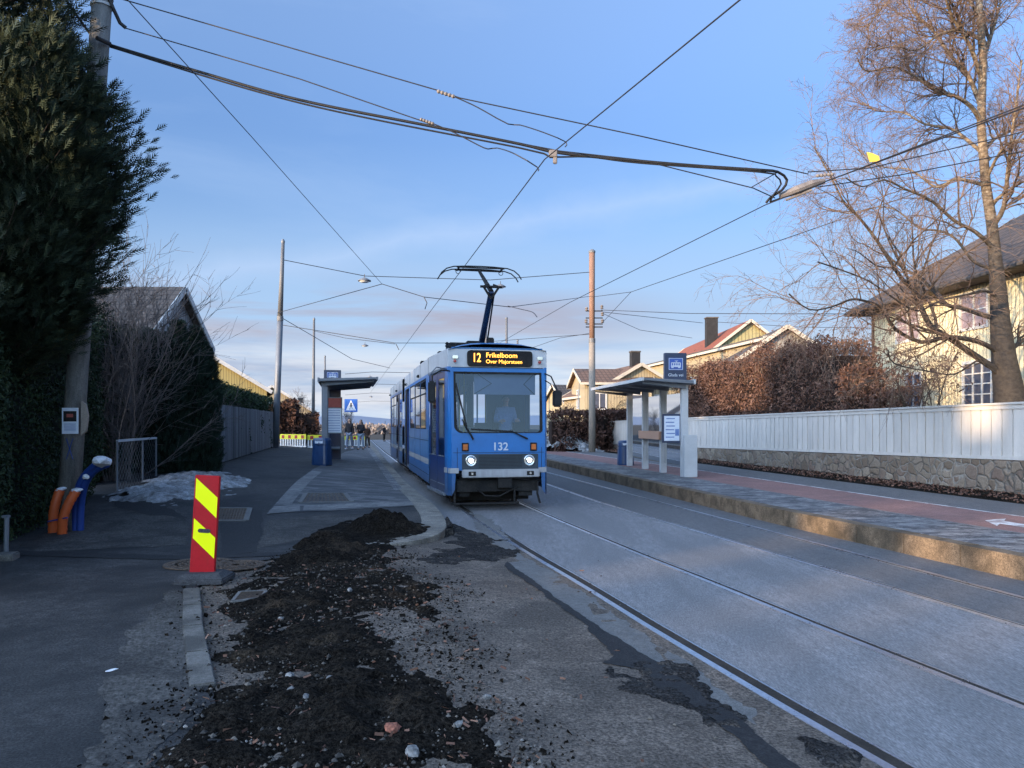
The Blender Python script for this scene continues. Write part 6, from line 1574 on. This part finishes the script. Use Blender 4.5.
wire('thick black feeder cable from the concrete pole curling down to the right contact wire', [A_(66,0,12.1),A_(92,36,12.2),A_(104,43),A_(200,72),A_(300,100),A_(430,126),A_(520,144),A_(560,153),A_(640,161),A_(700,166),A_(760,170),A_(778,172,12.6),A_(787,180,12.7),A_(782,190,12.7),A_(771,197,12.75),A_(766,203,12.8)], .023, 'feeder_cable', 'black', cat='cable', smooth_c=True)
wire('thinner black cable looping beside the thick feeder cable', [A_(104,45),A_(300,103),A_(520,148),A_(548,156),A_(560,157),A_(590,157),A_(640,163),A_(760,172),A_(776,176,12.6),A_(781,184,12.7),A_(774,194,12.7),A_(770,202,12.8)], .014, 'feeder_cable', 'black', cat='cable', smooth_c=True)
wire('small joining cable from the loop to the span wire', [A_(778,172,12.6),A_(752,187,12.5)], .008)
wire('span wire from the pole bracket, just above the feeder cable', [A_(125,28),A_(300,79),A_(425,122),A_(440,128),A_(560,151),A_(640,160),A_(753,188),A_(775,198,12.8)], .009, n=4)
wire('upper span wire from the pole top to the section insulator', [A_(118,-2),A_(440,91),A_(460,98),A_(640,136),A_(808,174,12.8)], .0095, n=4)
wire('thin stay wire dropping steeply from the upper left to the span far ahead', [A_(126,-2,10),A_(250,135,14),A_(382,284,26)], .007, n=4)
wire('twin cable running right from the section insulator', [A_(770,202,12.8),A_(824,182,12.9),A_(1040,102,13.5)], .012, n=3)
wire('cable leaving to the right just below the yellow tag', [A_(808,172,12.9),A_(870,168,12.9),A_(1040,128,13)], .009, n=3)
wire('lowest of the cables fanning out right of the section insulator', [A_(818,187,12.9),A_(900,175,12.9),A_(1040,148,13)], .009, n=3)
wire('faint cable crossing the birch below the yellow tag', [A_(600,372,30),A_(815,228,30),A_(1040,156,24)], .009, n=3) if False else None
# section insulator and fittings
si = MB(); si.tube([A_(780,196,12.8),A_(797,190,12.8),A_(812,184,12.85),A_(824,181,12.9)], [.05,.075,.07,.045], 8); si.tube([A_(786,200,12.8),A_(812,190,12.8)], .02, 6)
tag(si.build('section_insulator', M['insul'], None), 'grey section insulator where the cables meet at the upper right', 'insulator')
for lab, a, b, r_ in (('ribbed strain insulator on the upper span wire',(437,91),(455,97),.035),('strain insulator on the span wire over the feeder cable',(420,119),(434,124),.03),('short insulator just right of the section insulator',(816,176),(834,174),.03)):
    m = MB(); p, q = A_(*a), A_(*b); n = 10; m.tube([p.lerp(q, k/n) for k in range(n+1)], [r_*(1 if k % 2 else .55) for k in range(n+1)], 8); tag(m.build('strain_insulator', M['insul'], None), lab, 'insulator')
for lab, pts in (('curved arm steadying the contact wire, the upper of two', [(455,97),(473,105),(486,112),(508,124),(520,125),(545,133),(566,142),(565,147)]),('curved arm steadying the contact wire, the lower of two', [(434,124),(455,133),(478,145),(488,149),(497,148),(515,154),(537,167),(538,171)])):
    wire(lab, [A_(x, y, 11.2 if i > 4 else 12) for i, (x, y) in enumerate(pts)], .009, 'registration_arm', 'wire', cat='bracket', smooth_c=True)
m = MB(); c_ = A_(553,154,11.0); m.box(c_, (.12,.08,.10)); m.box(c_+Vector((.03,0,-.08)), (.06,.05,.12)); tag(m.build('cable_clamp', M['insul'], None, .01), 'steel clamp hanging the feeder cable on the contact wire', 'clamp')
yt = MB().add([A_(867,152,13.2),A_(872,153,13.2),A_(879,156,13.2),A_(880,161,13.2),A_(870,162,13.2)]+[p+Vector((0,.01,0)) for p in (A_(867,152,13.2),A_(872,153,13.2),A_(879,156,13.2),A_(880,161,13.2),A_(870,162,13.2))], [(0,1,2,3,4),(9,8,7,6,5)]+[(i,(i+1)%5,(i+1)%5+5,i+5) for i in range(5)])
tag(yt.build('yellow_tag', M['tagyellow'], None), 'small yellow plate hanging on the cable in front of the birch', 'tag')
# cross spans between the poles farther on
wire('cross span between the lamp pole and the wooden pole, carrying two lamps', [W(284,260,40),W(365,276,41),W(490,280,42),W(592,272,43)], .018, n=3)
wire('lower cross span with hangers over the left contact wire', [W(277,313,40),W(382,284,26),W(424,297,25),W(510,307,27),W(548,302,34),W(592,296,43)], .013, n=3)
wire('span from the middle of the wooden pole rising to the right', [W(592,297,43),W(631,292,38),W(816,228,24),W(1040,150,20)], .013, n=3)
wire('short branch wire tying the rising span to the insulators', [W(602,323,43),W(631,292,38)], .013, n=2)
wire('far cross span at the level of the second pole', [W(282,325,42),W(395,343,40),W(470,343,45),W(592,334,43)], .016, n=3)
wire('sagging stay from the lamp pole down to the far contact wire', [W(277,315,40),W(352,359,55),W(390,368,60)], .018, n=3)
wire('far stay from the second pole to the left contact wire', [W(314,331,63),W(345,338,60),W(395,344,48)], .018, n=3)
for lab, pts in (('upper telephone line leaving the wooden pole to the right', [W(601,310,43),W(690,313.5,36),W(860,314,28),W(1060,318,24)]),('middle telephone line leaving the wooden pole toward the chimney', [W(603,312,43),W(703,323,50)]),('lower telephone line sagging from the wooden pole to the red roof', [W(604,314,43),W(640,330,46),W(692,338,50)]),('line passing behind the black chimney toward the birch', [W(716,322,50),W(800,327,44),W(1000,330,36)]),('low line left of the wooden pole toward the tram', [W(592,333,43),W(560,338,50),W(520,352,60)])):
    wire(lab, pts, .014, n=4)
wire('hanger dropping from the cross span to the left contact wire', [W(424,297,25),W(427,303,25),W(425,309,24.8)], .014, 'wire_hanger', cat='hanger', n=1)
wire('far hanger on the left contact wire', [W(396,344,40),W(399,350,40)], .02, 'wire_hanger', cat='hanger', n=1)
wire('curved arm steadying the right contact wire above the tram', [W(508,306,27),W(520,309,26),W(532,312,24.5),W(537,317,23)], .013, 'registration_arm', cat='bracket', smooth_c=True)
m = MB()
for i, y_ in enumerate((362,372,381,390,398,405)): pass
for i, (y_, d_) in enumerate(((372,72),(384,90),(393,112),(401,140))):
    wire(['nearest','second','third','farthest'][i]+' of the distant cross spans above the walking pair', [W(345,y_+2,d_),W(372,y_,d_),W(430,y_+1,d_)], .022, n=2, group='distant cross spans')
def lamp(label, p, s, group=None):
    o = empty('hanging_lamp', p, 0, label, 'street lamp'); MB().lathe([(.02,.0),(.10,-.02),(.34,-.15),(.36,-.19),(.33,-.20)], 20).build('shade', M['steelgrey'], o, sm=True)
    MB().lathe([(.28,-.20),(.20,-.26),(.02,-.28)], 16).build('globe', M['paper'], o, sm=True); MB().tube([(0,0,0),(0,0,.18)], .02, 6).build('hook', M['wire'], o); o.scale = (s,s,s)
lamp('hanging street lamp on the cross span left of the contact wire', W(364.5,277.5,41), 1.0)
lamp('hanging street lamp just right of the pantograph', W(500.5,284,42), .85)
lamp('small far hanging lamp below the left pole span', W(365,344,62), .8)
lamp('tiny farther hanging lamp above the crossing sign', W(370,376,85), .8)
lamp('tiniest hanging lamp lower in the row above the walkers', W(371,396,120), .8)

# ---------------------------------------------------------------- people
def skin_mesh(name, chains, root, mat, parent=None, sub=2):
    """one continuous surface grown round a joined skeleton: chains of (x,y,z,r) sharing joints"""
    V, E_, Rr = [], [], []; idx = {}
    for ch in chains:
        prev = None
        for x, y, z, r_ in ch:
            k = (round(x,4),round(y,4),round(z,4))
            if k not in idx: idx[k] = len(V); V.append((x,y,z)); Rr.append(r_)
            i = idx[k]
            if prev is not None and prev != i: E_.append((prev,i))
            prev = i
    me = bpy.data.meshes.new(name); me.from_pydata(V, E_, []); ob = bpy.data.objects.new(name, me); col.objects.link(ob)
    md = ob.modifiers.new('skin', 'SKIN'); md.use_smooth_shade = True
    for i, sv in enumerate(me.skin_vertices[0].data): sv.radius = Rr[i] if hasattr(Rr[i],'__len__') else (Rr[i],Rr[i]); sv.use_root = (i == idx[tuple(round(a,4) for a in root)])
    s2 = ob.modifiers.new('sub', 'SUBSURF'); s2.levels = sub; s2.render_levels = sub
    bpy.context.view_layer.update(); dg = bpy.context.evaluated_depsgraph_get(); m2 = bpy.data.meshes.new_from_object(ob.evaluated_get(dg))
    bpy.data.objects.remove(ob); m2.materials.clear(); return link(name, m2, mat, parent, True)
def person(label, loc, rz, pose, coat, legs_mat, hair_len=.0, h=1.7, hood=False, phone=False, bag=False):
    o = empty('person', loc, rz, label, 'person'); k = h/1.7; st = pose.get('stride', .2)
    hipz, kz, az = .90, .49, .09
    Lf = [(0,0,.94,(.14,.11)),(-.09,0,hipz-.04,.09),(-.10,-st*.55,kz,.058),(-.10,-st*.8+.05,az,.038),(-.10,-st*.8-.10,.035,.035)]
    Rf = [(0,0,.94,(.14,.11)),(.09,0,hipz-.04,.09),(.10,st*.35,kz,.058),(.10,st*1.1,az+.05,.038),(.10,st*1.1-.13,.045,.035)]
    tor = [(0,0,.94,(.14,.11)),(0,0,1.12,(.125,.10)),(0,0,1.32,(.15,.10)),(0,0,1.42,(.09,.07)),(0,-.01,1.49,.05),(0,-.02,1.55,(.07,.08)),(0,-.02,1.62,(.078,.095)),(0,-.01,1.68,(.055,.065))]
    def arm(s, hand): return [(0,0,1.32,(.15,.10)),(s*.17,0,1.38,.062),(s*.215,.02,1.12,.045),hand+(.032,)]
    hl = pose.get('hl', (-.20,-.10,.92)); hr_ = pose.get('hr', (.20,-.10,.92))
    ch = [tor, Lf, Rf, arm(-1, hl), arm(1, hr_)]
    b = skin_mesh('body', ch, (0,0,.94), M['skin'], o)
    # hands: palm and five fingers joined into the body mesh
    hm = MB()
    for s, hp in ((-1,hl),(1,hr_)):
        P0 = Vector(hp); dn = Vector((0,-.25,-1)).normalized() if hp[2] < 1.05 else Vector((-s*.8,-.6,.1)).normalized()
        hm.tube([P0, P0+dn*.04, P0+dn*.085], [.026,.036,.030], 8)
        sd = dn.cross(Vector((0,1,0)) if hp[2] > 1.05 else Vector((1,0,0))).normalized()
        for f_ in range(4):
            q = P0+dn*.08+sd*(-.027+.018*f_); cur = Vector((-s*.3,-.3,0)); Lg = (.058,.07,.066,.05)[f_]
            hm.tube([q, q+dn*Lg*.5, q+(dn+cur*.6).normalized()*Lg], [.0095,.009,.007], 6)
        q = P0+dn*.03-sd*.03; hm.tube([q, q+(dn-sd*.9).normalized()*.035, q+(dn*1.3-sd*.6).normalized()*.06], [.012,.010,.008], 6)
    bmm = bmesh.new(); bmm.from_mesh(b.data); tmp = hm.mesh('hands'); bmm.from_mesh(tmp); bmm.to_mesh(b.data); bmm.free(); bpy.data.meshes.remove(tmp)
    g_ = lambda c, e: [(x,y,z,(r_[0]+e,r_[1]+e) if hasattr(r_,'__len__') else r_+e) for x,y,z,r_ in c]
    skin_mesh('trousers', [g_(Lf[:4], .018), g_(Rf[:4], .018)], (0,0,.94), M[legs_mat], o)
    sh = lambda a: [(a[1][0],a[1][1],a[1][2]),]
    cw = lambda hnd: (hnd[0]*1.0, hnd[1]*.9, hnd[2]+.04)
    def sleeve(s, hp): return [(0,0,1.32,(.185,.135)),(s*.17,0,1.385,.085),(s*.215,.02,1.12,.068),(hp[0],hp[1],hp[2]+.03 if hp[2] < 1.05 else hp[2],.046)]
    skin_mesh('jacket', [[(0,0,.84,(.185,.15)),(0,0,1.12,(.17,.135)),(0,0,1.32,(.185,.135)),(0,.0,1.43,(.10,.085)),(0,0,1.47,(.07,.07))], sleeve(-1,hl), sleeve(1,hr_)], (0,0,1.12), M[coat], o)
    for x, y, z in ((-.10,-st*.8-.03,.05),(.10,st*1.1-.04,.065)):
        MB().prism([(x-.045,y-.13,z-.045),(x+.045,y-.13,z-.045),(x+.04,y+.09,z-.045),(x-.04,y+.09,z-.045)], (0,0,.075)).build('shoe', M['txtwhite' if legs_mat == 'denim' else 'under'], o, .02)
    hair = [(0,.012,1.60,(.085,.09)),(0,.005,1.68,(.078,.09)),(0,-.0,1.715,(.05,.06))]
    hch = [[(0,.012,1.60,(.085,.085)),(0,.012,1.68,(.082,.09)),(0,.0,1.72,(.045,.055))]]
    if hair_len:
        for s in (-1,1): hch.append([(0,.012,1.60,(.085,.085)),(s*.065,.03,1.52,.05),(s*.085,-.02,1.52-hair_len*.5,.042),(s*.09,-.07,1.50-hair_len,.022)])
    hr2 = skin_mesh('hair', hch, (0,.012,1.60), M['hair'], o); hr2.location = (0,.018,.0)
    f = MB()
    for s in (-1,1): f.lathe([(.010,0),(.008,.004)], 8, (0,0,0)) if False else f.box((s*.032,-.108,1.625), (.022,.008,.010))
    f.build('eyes', M['under'], o); MB().prism([(-.012,-.108,1.585),(.012,-.108,1.585),(0,-.108,1.62)], (0,-.02,0)).build('nose', M['skin'], o); MB().box((0,-.106,1.562), (.045,.008,.010)).build('mouth', M['redprint'], o)
    for s in (-1,1): MB().box((s*.082,-.015,1.61), (.012,.03,.05)).build('ear', M['skin'], o, .004)
    if bag: MB().box((0,.17,1.2), (.28,.15,.42)).build('backpack', M['under'], o, .04)
    o.scale = (k,k,k); return o
p1_ = W(349.5,449,45); z1_ = zL(p1_.x,45)
person('left of two walkers, long dark hair, black jacket, arms down, blue jeans', (p1_.x,45,z1_), R(-12), dict(stride=.22,hl=(-.25,-.02,.86),hr=(.25,-.05,.86)), 'cloth_dark', 'denim', .25, 1.78)
p2_ = W(360.8,448.6,45.3); z2_ = zL(p2_.x,45.3)
ph = person('right of two walkers, black jacket, holding a phone, pale jeans', (p2_.x,45.3,z2_), R(-10), dict(stride=.16,hl=(-.06,-.30,1.12),hr=(.06,-.30,1.10)), 'cloth_dark', 'denim_pale', .25, 1.76)
po = MB().box((0,0,0), (.075,.012,.15)).build('phone', M['under'], None, .005); po.location = Vector((p2_.x-.05,45.3-.44,z2_+1.17)); po.rotation_euler.x = R(35); tag(po, 'dark phone held by the right walker', 'phone')
p3_ = W(367.3,447,50); person('person with a backpack walking right behind the walker with the phone', (p3_.x,50,zL(p3_.x,50)), R(-12), dict(stride=.15), 'leafcore', 'under', 0, 1.50, bag=True)
p4_ = W(384.2,449,82); person('distant lone person standing in the street beyond the rear of the tram', (p4_.x,82,0), R(60), dict(stride=.03), 'cloth_dark', 'under', 0, 1.70)
# driver in the cab
dr = person('tram driver sitting at the controls behind the windscreen', (0,0,0), 0, dict(stride=.02,hl=(-.22,-.42,1.12),hr=(.22,-.42,1.12)), 'uniform', 'under', 0, 1.72)
dv = Matrix.Rotation(R(12.1), 3, 'Z')@Vector((.38,1.15,0)); dr.location = (-.28+dv.x, 16.5+dv.y, .62); dr.rotation_euler.z = R(12.1)
for ch in list(dr.children):
    if ch.name.startswith(('trousers','shoe')): pass
# seated: legs folded forward, so shape the lower body anew
for ch in list(dr.children):
    me = ch.data
    if ch.name.split('.')[0] in ('trousers','shoe','body'):
        for v in me.vertices:
            zz_ = v.co.z+ch.location.z
            if zz_ < .88: 
                d_ = .88-zz_
                if d_ < .43: v.co.y -= d_; v.co.z = v.co.z+d_-(.0)
                else: v.co.y -= .43; v.co.z = v.co.z+.43
dr.location.z = .78
for o_ in [ch for ch in dr.children]: pass
MB().box((.38,1.38,1.50), (.46,.5,.1)).build('driver_seat', M['under'], tram, .03); MB().box((.38,1.66,1.85), (.44,.1,.65)).build('driver_seat_back', M['under'], tram, .03); MB().tube([(.38,1.4,.64),(.38,1.4,1.5)], .05, 8).build('driver_seat_post', M['under'], tram)
